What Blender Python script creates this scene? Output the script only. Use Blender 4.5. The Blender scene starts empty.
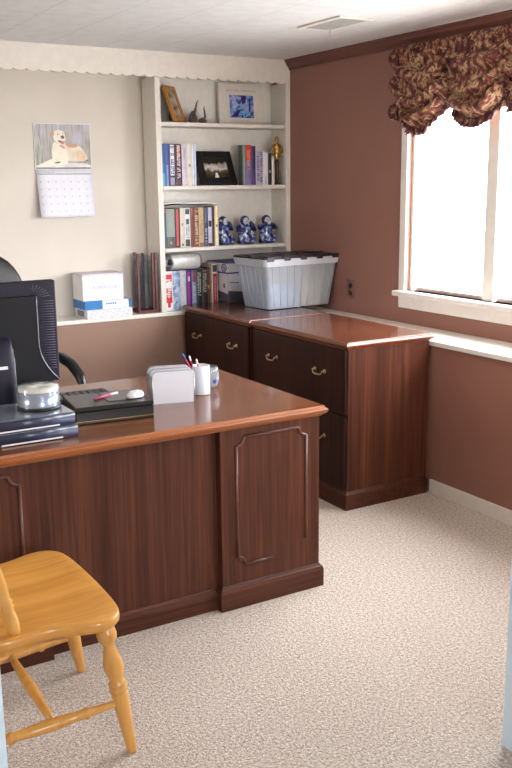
import bpy, bmesh, math, random
from mathutils import Vector, Matrix
random.seed(7)
S = bpy.context.scene
COL = S.collection
PI = math.pi

# ------------------------------------------------------------------ camera, sky, exposure
cd = bpy.data.cameras.new('camera'); cam = bpy.data.objects.new('camera', cd); COL.objects.link(cam)
CAM = Vector((-3.3822, -5.2314, 1.5835))
_y, _p, _r = math.radians(30.727), math.radians(12.3059), math.radians(-0.6545)
_f = Vector((math.sin(_y)*math.cos(_p), math.cos(_y)*math.cos(_p), -math.sin(_p)))
_rt = Vector((math.cos(_y), -math.sin(_y), 0)); _u = _rt.cross(_f)
_R = math.cos(_r)*_rt + math.sin(_r)*_u; _U = -math.sin(_r)*_rt + math.cos(_r)*_u
cam.matrix_world = Matrix(((_R.x, _U.x, -_f.x, CAM.x), (_R.y, _U.y, -_f.y, CAM.y), (_R.z, _U.z, -_f.z, CAM.z), (0, 0, 0, 1)))
cd.sensor_fit = 'VERTICAL'; cd.sensor_height = 24.0; cd.lens = 24.0*916.75/768.0
cd.clip_start = 0.05; cd.clip_end = 200
S.camera = cam

W = bpy.data.worlds.new('overcast_sky'); S.world = W; W.use_nodes = True
bg = W.node_tree.nodes['Background']
bg.inputs['Strength'].default_value = 22.0
_wt = W.node_tree; _tc = _wt.nodes.new('ShaderNodeTexCoord'); _sp = _wt.nodes.new('ShaderNodeSeparateXYZ'); _cr = _wt.nodes.new('ShaderNodeValToRGB')
_mr = _wt.nodes.new('ShaderNodeMapRange'); _mr.inputs[1].default_value = -1; _mr.inputs[2].default_value = 1
_wt.links.new(_tc.outputs['Generated'], _sp.inputs[0]); _wt.links.new(_sp.outputs['Z'], _mr.inputs[0]); _wt.links.new(_mr.outputs[0], _cr.inputs['Fac']); _wt.links.new(_cr.outputs['Color'], bg.inputs['Color'])
_cr.color_ramp.elements[0].position = .47; _cr.color_ramp.elements[0].color = (.52, .53, .53, 1)
_cr.color_ramp.elements[1].position = .53; _cr.color_ramp.elements[1].color = (.93, .96, 1.0, 1)
S.view_settings.view_transform = 'Standard'; S.view_settings.look = 'None'
S.view_settings.exposure = 0.20; S.view_settings.gamma = 1.0; S.view_settings.use_curve_mapping = False

def portal(name, loc, direction, sx, sy):
    l = bpy.data.lights.new(name, 'AREA'); l.shape = 'RECTANGLE'; l.size = sx; l.size_y = sy
    l.cycles.is_portal = True
    o = bpy.data.objects.new(name, l); COL.objects.link(o); o.location = loc
    o.rotation_euler = Vector(direction).to_track_quat('-Z', 'Y').to_euler()
    return o
portal('window_portal', (0.16, -2.165, 1.58), (-1, 0, 0), 1.9, 1.2)
portal('front_fill_window_portal', (-.7, -3.72, 1.55), (0, 1, 0), .9, 1.0)  # portal of the added front window that fills the room
portal('side_fill_window_portal', (-5.08, -2.2, 1.55), (1, 0, 0), .8, .7)  # portal of the added left window that fills the room
portal('hall_opening_portal', (-2.3, -7.5, 1.35), (0, 1, 0), 1.0, 1.1)

# ------------------------------------------------------------------ materials
def lin(c):
    return tuple(((v/255)/12.92 if v/255 <= .04045 else ((v/255+.055)/1.055)**2.4) for v in c) + (1,)
class NT:
    def __init__(s, name):
        s.m = bpy.data.materials.new(name); s.m.use_nodes = True
        s.t = s.m.node_tree; s.b = s.t.nodes['Principled BSDF']; s.out = s.t.nodes['Material Output']
    def n(s, typ, **kw):
        nd = s.t.nodes.new(typ)
        for k, v in kw.items(): setattr(nd, k, v)
        return nd
    def l(s, a, b): s.t.links.new(a, b)
    def coords(s, scale=(1, 1, 1), kind='Object', rot=(0, 0, 0)):
        tc = s.n('ShaderNodeTexCoord'); mp = s.n('ShaderNodeMapping')
        mp.inputs['Scale'].default_value = scale; mp.inputs['Rotation'].default_value = rot
        s.l(tc.outputs[kind], mp.inputs['Vector']); return mp.outputs['Vector']
    def noise(s, vec, scale=5, detail=3, rough=.5, dist=0):
        nd = s.n('ShaderNodeTexNoise'); nd.inputs['Scale'].default_value = scale
        nd.inputs['Detail'].default_value = detail; nd.inputs['Roughness'].default_value = rough
        nd.inputs['Distortion'].default_value = dist
        s.l(vec, nd.inputs['Vector']); return nd.outputs['Fac']
    def ramp(s, fac, stops, interp='LINEAR'):
        r = s.n('ShaderNodeValToRGB'); r.color_ramp.interpolation = interp
        el = r.color_ramp.elements
        while len(el) < len(stops): el.new(.5)
        for e, (p, c) in zip(el, stops): e.position = p; e.color = lin(c)
        s.l(fac, r.inputs['Fac']); return r.outputs['Color']
    def bump(s, h, strength=.3, dist=.002):
        b = s.n('ShaderNodeBump'); b.inputs['Strength'].default_value = strength; b.inputs['Distance'].default_value = dist
        s.l(h, b.inputs['Height']); s.l(b.outputs['Normal'], s.b.inputs['Normal'])
    def set(s, **kw):
        for k, v in kw.items(): s.b.inputs[k.replace('_', ' ')].default_value = v
        return s
_plain = {}
def plain(name, c, rough=.5, metal=0, spec=.5, var=.06, coat=0):
    """solid colour with a faint procedural mottling"""
    key = (name, c)
    if key in _plain: return _plain[key]
    t = NT(name); t.set(Roughness=rough, Metallic=metal, Coat_Weight=coat)
    t.b.inputs['Specular IOR Level'].default_value = spec
    f = t.noise(t.coords(), 25, 2)
    d = tuple(max(0, int(v*(1-var))) for v in c); e = tuple(min(255, int(v*(1+var))) for v in c)
    t.l(t.ramp(f, [(.3, d), (.7, e)]), t.b.inputs['Base Color'])
    _plain[key] = t.m; return t.m
def wood(name, dark, mid, light, axis='Z', rough=.35, coat=0.0, fine=1.0, coatrough=.1, spec=.5):
    t = NT(name); t.b.inputs['Specular IOR Level'].default_value = spec; t.set(Roughness=rough, Coat_Weight=coat, Coat_Roughness=coatrough)
    a, b = 72*fine, 1.8*fine
    sc = {'X': (b, a, a), 'Y': (a, b, a), 'Z': (a, a, b)}[axis]
    v = t.coords(sc); f1 = t.noise(v, 1.0, 5, .65, .4)
    v2 = t.coords(tuple(k*.18 for k in sc)); f2 = t.noise(v2, 1.0, 3, .5, .8)
    mx = t.n('ShaderNodeMath', operation='MULTIPLY_ADD'); t.l(f1, mx.inputs[0]); mx.inputs[1].default_value = .62
    m2 = t.n('ShaderNodeMath', operation='MULTIPLY'); t.l(f2, m2.inputs[0]); m2.inputs[1].default_value = .38
    t.l(m2.outputs[0], mx.inputs[2])
    t.l(t.ramp(mx.outputs[0], [(.29, dark), (.5, mid), (.71, light)]), t.b.inputs['Base Color'])
    return t.m
M = {}
M['walnut'] = wood('walnut_laminate_upright', (50, 25, 18), (79, 43, 31), (106, 64, 45), 'Z', .42, spec=.22)
M['walnut_h'] = wood('walnut_laminate_level', (48, 24, 17), (75, 41, 29), (100, 60, 42), 'X', .42, spec=.22)
M['walnut_hy'] = wood('walnut_laminate_along', (48, 24, 17), (75, 41, 29), (100, 60, 42), 'Y', .42, spec=.22)
M['moulding'] = wood('walnut_gloss_moulding', (50, 25, 18), (79, 43, 31), (106, 64, 45), 'Z', .36, .12)
M['drawer'] = wood('walnut_drawer_front', (32, 15, 12), (50, 26, 20), (70, 38, 28), 'Z', .42, spec=.2)
M['desk_top'] = wood('polished_walnut_top', (84, 46, 26), (104, 59, 34), (120, 72, 44), 'X', .17, .1, .5, .05, .4)
M['desk_edge'] = wood('walnut_edge_moulding', (118, 62, 28), (150, 84, 40), (172, 104, 54), 'X', .35, .05, .6)
M['cab_top'] = wood('polished_walnut_cabinet_top', (68, 35, 23), (88, 48, 31), (106, 61, 40), 'Y', .16, .1, .5, .05, .4)
M['cab_edge'] = wood('walnut_cabinet_edge', (92, 46, 30), (120, 62, 38), (140, 78, 48), 'Y', .22, .3, .6)
M['oak'] = wood('honey_oak', (186, 124, 52), (210, 148, 68), (226, 168, 88), 'X', .3, .25, .45)
M['oak_turned'] = wood('honey_oak_turned', (190, 130, 60), (212, 154, 78), (226, 172, 98), 'Z', .3, .25, .5)
M['cherry'] = wood('cherry_post', (60, 20, 18), (84, 30, 26), (104, 42, 34), 'Z', .35)
M['gilt'] = wood('gilt_frame_wood', (120, 72, 24), (176, 116, 48), (206, 150, 80), 'Z', .35, .2)
M['white_paint'] = plain('white_satin_paint', (232, 226, 218), .35, var=.015)
M['shelf_paint'] = plain('cream_shelf_paint', (226, 218, 208), .45, var=.015)
M['brass'] = plain('antique_brass', (176, 152, 118), .3, .8)
M['steel'] = plain('brushed_steel', (170, 170, 172), .35, .8)
M['black'] = plain('black_plastic', (18, 18, 20), .35)
M['black_leather'] = plain('black_leather', (20, 19, 20), .38)
M['black_box'] = plain('black_leatherette', (16, 14, 15), .3)
M['navy_plastic'] = plain('dark_indigo_plastic', (25, 21, 40), .5, spec=.3)
M['charcoal'] = plain('charcoal_plastic', (17, 15, 20), .5, spec=.25)
M['paper'] = plain('white_paper', (236, 234, 236), .7, var=.02)
M['card'] = plain('white_card', (232, 228, 230), .5, var=.02)
M['ceramic_white'] = plain('white_glaze', (226, 224, 226), .2, var=.02)
M['gold'] = plain('gilded_metal', (172, 132, 62), .3, .8)

def m_wall(name, c, rough=.6, grooves=None):
    t = NT(name); t.set(Roughness=rough); t.b.inputs['Specular IOR Level'].default_value = .35
    v = t.coords(); f = t.noise(v, 3, 4)
    d = tuple(int(k*.975) for k in c); e = tuple(min(255, int(k*1.02)) for k in c)
    t.l(t.ramp(f, [(.3, d), (.7, e)]), t.b.inputs['Base Color'])
    t.bump(t.noise(v, 260, 2), .12, .001)
    return t.m
M['brown_wall'] = m_wall('brown_wall_paint', (148, 104, 90), .5)
M['cream_wall'] = m_wall('cream_wall_paint', (221, 211, 198), .5)
M['cornice'] = m_wall('brown_cornice_paint', (108, 66, 58), .4)

t = NT('ceiling_board'); t.set(Roughness=.75)
v = t.coords(kind='Object'); sx = t.n('ShaderNodeSeparateXYZ'); t.l(v, sx.inputs[0])
def groove_fac(t, sock, period, offset, width):
    a = t.n('ShaderNodeMath', operation='ADD'); t.l(sock, a.inputs[0]); a.inputs[1].default_value = offset
    w = t.n('ShaderNodeMath', operation='PINGPONG'); t.l(a.outputs[0], w.inputs[0]); w.inputs[1].default_value = period/2
    c = t.n('ShaderNodeMath', operation='LESS_THAN'); t.l(w.outputs[0], c.inputs[0]); c.inputs[1].default_value = width
    return c.outputs[0]
g1 = groove_fac(t, sx.outputs['X'], .315, 1.93+.315*8, .0025)
g2 = groove_fac(t, sx.outputs['Y'], 1.22, .4+1.22*8, .0018)
ad = t.n('ShaderNodeMath', operation='MAXIMUM'); t.l(g1, ad.inputs[0]); t.l(g2, ad.inputs[1])
inv = t.n('ShaderNodeMath', operation='SUBTRACT'); inv.inputs[0].default_value = 1; t.l(ad.outputs[0], inv.inputs[1])
cc = t.n('ShaderNodeMix', data_type='RGBA'); t.l(ad.outputs[0], cc.inputs['Factor'])
t.l(t.ramp(t.noise(v, 14, 3), [(.3, (216, 215, 215)), (.7, (226, 225, 225))]), cc.inputs['A']); cc.inputs['B'].default_value = lin((200, 197, 196))
t.l(cc.outputs['Result'], t.b.inputs['Base Color'])
hh = t.n('ShaderNodeMath', operation='MULTIPLY_ADD'); t.l(t.noise(v, 120, 3), hh.inputs[0]); hh.inputs[1].default_value = .25; t.l(inv.outputs[0], hh.inputs[2])
t.bump(hh.outputs[0], .25, .004); M['ceiling'] = t.m

t = NT('beige_carpet'); t.set(Roughness=.95); t.b.inputs['Specular IOR Level'].default_value = .1
t.b.inputs['Sheen Weight'].default_value = .15
v = t.coords()
vo = t.n('ShaderNodeTexVoronoi'); vo.inputs['Scale'].default_value = 165; t.l(v, vo.inputs['Vector'])
f = t.noise(v, 210, 3, .7)
f2 = t.noise(v, 95, 2, .6)
mm = t.n('ShaderNodeMath', operation='MULTIPLY_ADD'); t.l(f, mm.inputs[0]); mm.inputs[1].default_value = .6
m3 = t.n('ShaderNodeMath', operation='MULTIPLY'); t.l(f2, m3.inputs[0]); m3.inputs[1].default_value = .4
t.l(m3.outputs[0], mm.inputs[2])
t.l(t.ramp(mm.outputs[0], [(.35, (112, 95, 84)), (.5, (200, 185, 172)), (.64, (242, 232, 221))]), t.b.inputs['Base Color'])
hb = t.n('ShaderNodeMath', operation='SUBTRACT'); t.l(f, hb.inputs[0]); t.l(vo.outputs['Distance'], hb.inputs[1])
t.bump(hb.outputs[0], .7, .006); M['carpet'] = t.m

def m_glass(name, tint=(255, 255, 255), refl=.08, haze=0.0):
    """thin clear sheet: see-through with a fresnel sheen"""
    t = NT(name); tr = t.n('ShaderNodeBsdfTransparent'); tr.inputs['Color'].default_value = lin(tint)
    gl = t.n('ShaderNodeBsdfGlossy'); gl.inputs['Roughness'].default_value = .12 if haze else .03
    fr = t.n('ShaderNodeFresnel'); fr.inputs['IOR'].default_value = 1.45
    geo = t.n('ShaderNodeNewGeometry'); fm = t.n('ShaderNodeMath', operation='SUBTRACT'); fm.inputs[0].default_value = 1; t.l(geo.outputs['Backfacing'], fm.inputs[1])
    fx = t.n('ShaderNodeMath', operation='MULTIPLY'); t.l(fr.outputs[0], fx.inputs[0]); t.l(fm.outputs[0], fx.inputs[1])
    mx = t.n('ShaderNodeMixShader'); t.l(fx.outputs[0], mx.inputs[0]); t.l(tr.outputs[0], mx.inputs[1]); t.l(gl.outputs[0], mx.inputs[2])
    last = mx
    if haze:
        df = t.n('ShaderNodeBsdfDiffuse'); df.inputs['Color'].default_value = lin((232, 236, 242))
        m2 = t.n('ShaderNodeMixShader'); m2.inputs[0].default_value = haze
        t.l(mx.outputs[0], m2.inputs[1]); t.l(df.outputs[0], m2.inputs[2]); last = m2
    t.l(last.outputs[0], t.out.inputs['Surface']); return t.m
M['glass'] = m_glass('window_glass')
M['clear'] = m_glass('clear_plastic', (240, 244, 248), haze=.10)
M['tumbler'] = m_glass('drinking_glass', (236, 242, 246), haze=.12)
M['tote'] = m_glass('cloudy_clear_plastic', (226, 232, 240), haze=.34)

# ------------------------------------------------------------------ mesh helpers
class MB:
    """collects shapes, links them as ONE mesh object"""
    def __init__(s): s.bm = bmesh.new(); s.mi = 0; s.smooth = False
    def _tag(s, faces):
        for f in faces: f.material_index = s.mi; f.smooth = s.smooth
    def box(s, x0, x1, y0, y1, z0, z1, bev=0, seg=2, mat=None):
        r = bmesh.ops.create_cube(s.bm, size=1)
        vs = r['verts']
        for v in vs:
            v.co = Vector(((x0+x1)/2+v.co.x*(x1-x0), (y0+y1)/2+v.co.y*(y1-y0), (z0+z1)/2+v.co.z*(z1-z0)))
        fs = list({f for v in vs for f in v.link_faces}); s._tag(fs)
        if bev:
            es = list({e for v in vs for e in v.link_edges})
            q = bmesh.ops.bevel(s.bm, geom=es, offset=bev, segments=seg, profile=.5, affect='EDGES', material=-1)
            vs = list({v for f in q['faces'] for v in f.verts} | {v for v in vs if v.is_valid})
            s._tag(q['faces'])
        if mat is not None: bmesh.ops.transform(s.bm, matrix=mat, verts=[v for v in vs if v.is_valid])
        return s
    def rings(s, rings, cap0=True, cap1=True, closed=True):
        vr = [[s.bm.verts.new(p) for p in r] for r in rings]
        fs = []
        n = len(vr[0])
        for a, b in zip(vr, vr[1:]):
            for i in range(n if closed else n-1):
                j = (i+1) % n
                try: fs.append(s.bm.faces.new((a[i], a[j], b[j], b[i])))
                except ValueError: pass
        if cap0 and n > 2: fs.append(s.bm.faces.new(list(reversed(vr[0]))))
        if cap1 and n > 2: fs.append(s.bm.faces.new(vr[-1]))
        s._tag(fs); return s
    def tube(s, pts, rad, seg=10, flat=1.0):
        pts = [Vector(p) for p in pts]
        if not hasattr(rad, '__len__'): rad = [rad]*len(pts)
        rs = []; ref = None
        for i, p in enumerate(pts):
            d = (pts[min(i+1, len(pts)-1)] - pts[max(i-1, 0)]).normalized()
            if ref is None: ref = Vector((0, 0, 1)) if abs(d.z) < .9 else Vector((1, 0, 0))
            a = (ref - d*ref.dot(d)).normalized(); b = d.cross(a); ref = a
            rs.append([p + (a*math.cos(2*PI*k/seg)*flat + b*math.sin(2*PI*k/seg))*rad[i] for k in range(seg)])
        sm = s.smooth; s.smooth = True; s.rings(rs); s.smooth = sm; return s
    def lathe(s, prof, c=(0, 0, 0), seg=24, axis=None, cap=True, sx=1, sy=1):
        """prof: [(radius, height)...] about z at c, or along axis (a vector) from c"""
        c = Vector(c)
        q = Vector(axis).to_track_quat('Z', 'Y') if axis is not None else None
        rs = []
        for r, z in prof:
            ring = []
            for k in range(seg):
                v = Vector((math.cos(2*PI*k/seg)*r*sx, math.sin(2*PI*k/seg)*r*sy, z))
                if q: v = q @ v
                ring.append(c+v)
            rs.append(ring)
        sm = s.smooth; s.smooth = True; s.rings(rs, cap, cap); s.smooth = sm; return s
    def turned(s, p0, p1, prof, seg=16):
        p0, p1 = Vector(p0), Vector(p1); L = (p1-p0).length
        return s.lathe([(r, t*L) for t, r in prof], p0, seg, (p1-p0))
    def ball(s, c, r, sx=1, sy=1, sz=1, seg=16):
        n = seg//2
        return s.lathe([(max(1e-4, r*math.sin(PI*i/n)), -r*sz*math.cos(PI*i/n)) for i in range(n+1)], c, seg, sx=sx, sy=sy)
    def prism(s, poly, axis, a, b, bev=0):
        """poly in the two other axes (order x,y,z), extruded along axis from a to b"""
        def mk(p, h):
            return {'x': (h, p[0], p[1]), 'y': (p[0], h, p[1]), 'z': (p[0], p[1], h)}[axis]
        r0 = [mk(p, a) for p in poly]; r1 = [mk(p, b) for p in poly]
        return s.rings([r0, r1])
    def grid(s, fn, nu, nv, closed_u=False):
        vs = [[s.bm.verts.new(fn(i/nu, j/nv)) for i in range(nu+1)] for j in range(nv+1)]
        fs = []
        for j in range(nv):
            for i in range(nu): fs.append(s.bm.faces.new((vs[j][i], vs[j][i+1], vs[j+1][i+1], vs[j+1][i])))
        s._tag(fs); return s
    def poly(s, pts):
        f = s.bm.faces.new([s.bm.verts.new(p) for p in pts]); s._tag([f]); return s
    def build(s, name, mats, parent=None, normals=True, auto=False):
        if normals: bmesh.ops.recalc_face_normals(s.bm, faces=s.bm.faces)
        me = bpy.data.meshes.new(name); s.bm.to_mesh(me); s.bm.free()
        for m in (mats if isinstance(mats, (list, tuple)) else [mats]): me.materials.append(M[m] if isinstance(m, str) else m)
        o = bpy.data.objects.new(name, me); COL.objects.link(o)
        if parent: o.parent = parent
        return o
def rotz(a, c=(0, 0, 0)):
    return Matrix.Translation(c) @ Matrix.Rotation(a, 4, 'Z') @ Matrix.Translation(-Vector(c))
def tag(o, label=None, cat=None, group=None, kind=None):
    for k, v in (('label', label), ('category', cat), ('group', group), ('kind', kind)):
        if v: o[k] = v
    return o
def thing(name, label, cat, loc=(0, 0, 0), rz=0, group=None):
    o = bpy.data.objects.new(name, None); o.empty_display_size = .05; COL.objects.link(o)
    o.location = loc; o.rotation_euler = (0, 0, rz); return tag(o, label, cat, group)
def copy_tree(o, parent=None):
    c = o.copy(); COL.objects.link(c)
    if parent: c.parent = parent
    for ch in list(o.children): copy_tree(ch, c)
    return c
def struct(name, mb, m, kind='structure'):
    o = mb.build(name, m); o['kind'] = kind; return o
def text_mesh(name, body, size, m, parent, mat, depth=.0006):
    cu = bpy.data.curves.new(name, 'FONT'); cu.body = body; cu.size = size; cu.align_x = 'CENTER'; cu.align_y = 'CENTER'; cu.extrude = depth
    tmp = bpy.data.objects.new(name+'_tmp', cu); COL.objects.link(tmp)
    dg = bpy.context.evaluated_depsgraph_get(); me = bpy.data.meshes.new_from_object(tmp.evaluated_get(dg))
    bpy.data.objects.remove(tmp); bpy.data.curves.remove(cu)
    me.transform(mat); me.materials.clear(); me.materials.append(M[m] if isinstance(m, str) else m)
    o = bpy.data.objects.new(name, me); COL.objects.link(o); o.parent = parent; return o

# ------------------------------------------------------------------ the setting
ZC = 2.3595; XW = -5.0
b = MB(); b.box(XW-.15, .2, -7.6, .35, -.1, 0); struct('floor', b, 'carpet')
b = MB(); b.box(XW-.15, .2, -7.6, .35, ZC, ZC+.1); struct('ceiling', b, 'ceiling')
t = NT('cream_panelled_wall'); t.set(Roughness=.5); t.b.inputs['Specular IOR Level'].default_value = .35; v = t.coords(); sx = t.n('ShaderNodeSeparateXYZ'); t.l(v, sx.inputs[0])
g1 = groove_fac(t, sx.outputs['X'], 1.22, 1.54+1.22*4, .0025)
inv = t.n('ShaderNodeMath', operation='SUBTRACT'); inv.inputs[0].default_value = 1; t.l(g1, inv.inputs[1])
t.l(t.ramp(t.noise(v, 3, 4), [(.3, (210, 200, 188)), (.7, (219, 209, 197))]), t.b.inputs['Base Color']); t.bump(inv.outputs[0], .4, .003)
M['cream_panel'] = t.m
b = MB(); b.box(XW, 0, .2, .35, 0, ZC); struct('wall_back', b, 'cream_panel')
WY0, WY1, WZ0, WZ1 = -3.11, -1.22, .985, 2.17
b = MB(); b.box(0, .15, -3.58, .35, 0, WZ0); b.box(0, .15, -3.58, .35, WZ1, ZC)
b.box(0, .15, WY1, .35, WZ0, WZ1); b.box(0, .15, -3.58, WY0, WZ0, WZ1); struct('wall_right', b, 'brown_wall')
b = MB(); b.box(-.27, -.001, -3.58, 0, 0, .775); struct('wall_right_lower', b, 'brown_wall')
t = NT('brown_panelling'); t.set(Roughness=.5); v = t.coords(); sx = t.n('ShaderNodeSeparateXYZ'); t.l(v, sx.inputs[0])
g1 = groove_fac(t, sx.outputs['X'], .405, 1.321+.405*8, .003); g2 = groove_fac(t, sx.outputs['X'], .405, 1.216+.405*8, .003)
ad = t.n('ShaderNodeMath', operation='MAXIMUM'); t.l(g1, ad.inputs[0]); t.l(g2, ad.inputs[1])
inv = t.n('ShaderNodeMath', operation='SUBTRACT'); inv.inputs[0].default_value = 1; t.l(ad.outputs[0], inv.inputs[1])
t.l(t.ramp(t.noise(v, 3, 4), [(.3, (142, 110, 93)), (.7, (150, 118, 100))]), t.b.inputs['Base Color']); t.bump(inv.outputs[0], .6, .004)
M['panelling'] = t.m
b = MB(); b.box(XW, -.271, 0, .199, 0, .775); struct('wall_back_lower', b, 'panelling')
b = MB(); b.box(XW, -.0, -.014, .2, .775, .8, .004); struct('trim_back_ledge', b, 'white_paint')
b = MB(); b.box(-.288, 0, -3.58, -.0145, .775, .8, .004); struct('trim_right_ledge', b, 'white_paint')
b = MB(); b.box(-.284, -.2705, -3.58, -1.772, 0, .072, .003); struct('baseboard_right', b, 'white_paint')
# cornice along the right wall: a crown profile
b = MB(); pr = [(0, ZC), (-.045, ZC), (-.045, ZC-.010), (-.036, ZC-.016), (-.030, ZC-.030), (-.018, ZC-.044), (-.012, ZC-.05), (-.012, ZC-.062), (0, ZC-.062)]
b.prism([(p[0], p[1]) for p in pr], 'y', -3.58, -.0)
struct('trim_right_cornice', b, 'cornice')
# scalloped valance board over the recess
pts = [(-.036, ZC), (XW, ZC)]
n = int((-XW-.036)/.07); pit = (-XW-.036)/n
low = []
for i in range(n):
    for k in range(8):
        tt = k/8; low.append((XW+(i+tt)*pit, 2.222-.011*math.sin(PI*tt)**.8))
low.append((-.036, 2.222))
b = MB()
rA = [(p[0], -.02, p[1]) for p in low]; rB = [(p[0], -.02, ZC) for p in low]
rC = [(p[0], 0, ZC) for p in low]; rD = [(p[0], 0, p[1]) for p in low]
b.rings([rA, rB, rC, rD, rA], False, False, closed=False); struct('trim_scalloped_valance', b, 'shelf_paint')
# front (doorway) wall, its white linings tinted daylight blue, header
FX0, FX1 = -1.15, -.25
b = MB(); b.box(XW, -3.041, -3.70, -3.58, 0, ZC); b.box(-1.566, FX0, -3.70, -3.58, 0, ZC); b.box(FX1, .15, -3.70, -3.58, 0, ZC); b.box(FX0, FX1, -3.70, -3.58, 0, 1.05); b.box(FX0, FX1, -3.70, -3.58, 2.05, ZC); b.box(-3.041, -1.566, -3.70, -3.58, 2.08, ZC); struct('wall_front', b, 'cream_wall')
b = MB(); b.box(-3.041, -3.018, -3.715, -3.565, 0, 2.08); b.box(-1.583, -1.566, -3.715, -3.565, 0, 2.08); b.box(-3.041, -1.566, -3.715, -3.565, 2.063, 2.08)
M['daylit_opening_trim'] = plain('white_trim_daylight_tint', (216, 236, 252), .4, var=.015)  # bluish hall daylight put into the trim's base colour
struct('trim_front_opening', b, 'daylit_opening_trim')
# left wall with an added fill window, hall walls
b = MB(); LY0, LY1, LZ0, LZ1 = -2.6, -1.8, 1.2, 1.9
b.box(XW-.15, XW, -7.6, LY0, 0, ZC); b.box(XW-.15, XW, LY1, .35, 0, ZC); b.box(XW-.15, XW, LY0, LY1, 0, LZ0); b.box(XW-.15, XW, LY0, LY1, LZ1, ZC); struct('wall_left', b, 'cream_wall')
b = MB(); b.box(-1.45, -1.3, -7.6, -3.70, 0, ZC); struct('wall_hall', b, 'cream_wall')
b = MB(); b.box(XW, -2.8, -7.6, -7.45, 0, ZC); b.box(-1.8, -1.45, -7.6, -7.45, 0, ZC); b.box(-2.8, -1.8, -7.6, -7.45, 0, .8); b.box(-2.8, -1.8, -7.6, -7.45, 1.9, ZC); struct('wall_hall_end', b, 'cream_wall')
b = MB()
for y0, y1 in ((LY0, LY0+.04), (LY1-.04, LY1), (-2.215, -2.185)): b.box(XW-.1, XW-.05, y0, y1, LZ0, LZ1)
b.box(XW-.1, XW-.05, LY0, LY1, LZ0, LZ0+.04); b.box(XW-.1, XW-.05, LY0, LY1, LZ1-.04, LZ1)
w2 = struct('fill_window_2', b, 'white_paint')  # unseen window, put in for fill light from the left
b = MB(); b.box(XW-.078, XW-.074, LY0+.03, LY1-.03, LZ0+.03, LZ1-.03); b.build('window_pane', 'glass', w2)
b = MB()
for x0, x1 in ((FX0, FX0+.035), (FX1-.035, FX1)): b.box(x0, x1, -3.67, -3.63, 1.05, 2.05)
b.box(FX0, FX1, -3.67, -3.63, 1.05, 1.085); b.box(FX0, FX1, -3.67, -3.63, 2.015, 2.05); b.box(FX0, FX1, -3.67, -3.63, 1.53, 1.57)
w3 = struct('fill_window_3', b, 'white_paint')  # unseen window, added to brighten the faces turned toward the doorway
b = MB(); b.box(FX0+.03, FX1-.03, -3.652, -3.648, 1.08, 2.02); b.build('window_pane', 'glass', w3)
# window_1: casing, stool, apron, two mullions, sliding sashes, panes
b = MB()
b.box(-.018, .0, WY1, WY1+.052, .955, 2.24, .003); b.box(-.018, .0, WY0-.052, WY0, .955, 2.24, .003); b.box(-.018, 0, WY0-.052, WY1+.052, WZ1, 2.24, .003)
w1 = struct('window_1', b, 'white_paint')
b = MB(); b.box(-.055, .0, WY0-.07, WY1+.068, .955, .985, .006); b.box(0, .11, WY0, WY1, .955, .985); b.build('window_sill', 'white_paint', w1)
b = MB(); b.box(-.018, 0, WY0-.05, WY1+.052, .888, .955, .003); b.build('window_apron', 'white_paint', w1)
M['track'] = plain('pinkish_brown_track', (206, 178, 168), .5)  # one even pinkish brown along the whole track
b = MB(); b.box(.055, .10, WY0, WY1, .985, 1.003); b.box(.055, .10, WY0, WY1, WZ1-.02, WZ1); b.build('sash_track', 'track', w1)
b = MB()
for yy in (-1.865, -2.50): b.box(.02, .11, yy, yy+.075, .985, WZ1)
b.box(.02, .11, WY1-.02, WY1, .985, WZ1); b.box(.02, .11, WY0, WY0+.02, .985, WZ1); b.build('mullion', 'white_paint', w1)
for y0, y1 in ((-1.79, -1.24), (-2.425, -1.865), (-3.09, -2.50)):
    b = MB(); b.box(.074, .078, y0, y1, 1.003, WZ1-.02); b.build('window_pane', 'glass', w1)

def W(o, root):
    """part modelled in room coordinates under a thing"""
    o.parent = root; o.location = -Vector(root.location); return o

# ------------------------------------------------------------------ built-in bookcase
BX0, BX1 = -.955, 0.0
Z1, Z2, Z3, ZL = 1.958, 1.5772, 1.1965, .8
bc = thing('bookcase', 'white built-in bookcase with three shelves in the corner beside the brown wall', 'bookcase', (-.478, .1, .8))
b = MB(); b.box(BX0, BX0+.036, 0, .19, .8, 2.22, .002); W(b.build('side_panel', 'shelf_paint'), bc)
b = MB(); b.box(-.022, -.001, 0.012, .19, .8, 2.22, .002); W(b.build('side_panel', 'shelf_paint'), bc)
b = MB(); b.box(-.034, -.001, -.019, .012, .8, ZC-.001, .002); W(b.build('face_stile', 'shelf_paint'), bc)
b = MB(); b.box(BX0+.036, -.022, .188, .199, .8, 2.3); W(b.build('back_panel', 'white_paint'), bc)
for z in (Z1, Z2, Z3):
    b = MB(); b.box(BX0+.036, -.022 if False else -.034, -.002, .188, z-.024, z, .003); W(b.build('shelf', 'shelf_paint'), bc)

# ------------------------------------------------------------------ furniture helpers
def slab(b, x0, x1, y0, y1, z0, z1, edge):
    """table top with an ogee edge; upper face gets material 1"""
    H = z1-z0
    prof = [(0, .014), (.12, .014), (.20, .006), (.42, .001), (.60, 0), (.72, .002), (.80, .007), (.93, .008), (1, .011)]
    rs = [[(x0+e, y0+e, z0+h*H), (x1-e, y0+e, z0+h*H), (x1-e, y1-e, z0+h*H), (x0+e, y1-e, z0+h*H)] for h, e in [(h, e*edge) for h, e in prof]]
    b.mi = 0; b.rings(rs, True, False)
    b.mi = 1; b.poly(rs[-1]); b.mi = 0
    return b
def plinth(b, x0, x1, y0, y1, h, fl):
    prof = [(0, 0), (h*.74, 0), (h*.80, .15), (h*.86, .2), (h*.90, .55), (h*.96, .8), (h, 1.0)]
    rs = [[(x0+e*fl, y0+e*fl, z), (x1-e*fl, y0+e*fl, z), (x1-e*fl, y1-e*fl, z), (x0+e*fl, y1-e*fl, z)] for z, e in prof]
    return b.rings(rs)
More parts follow.
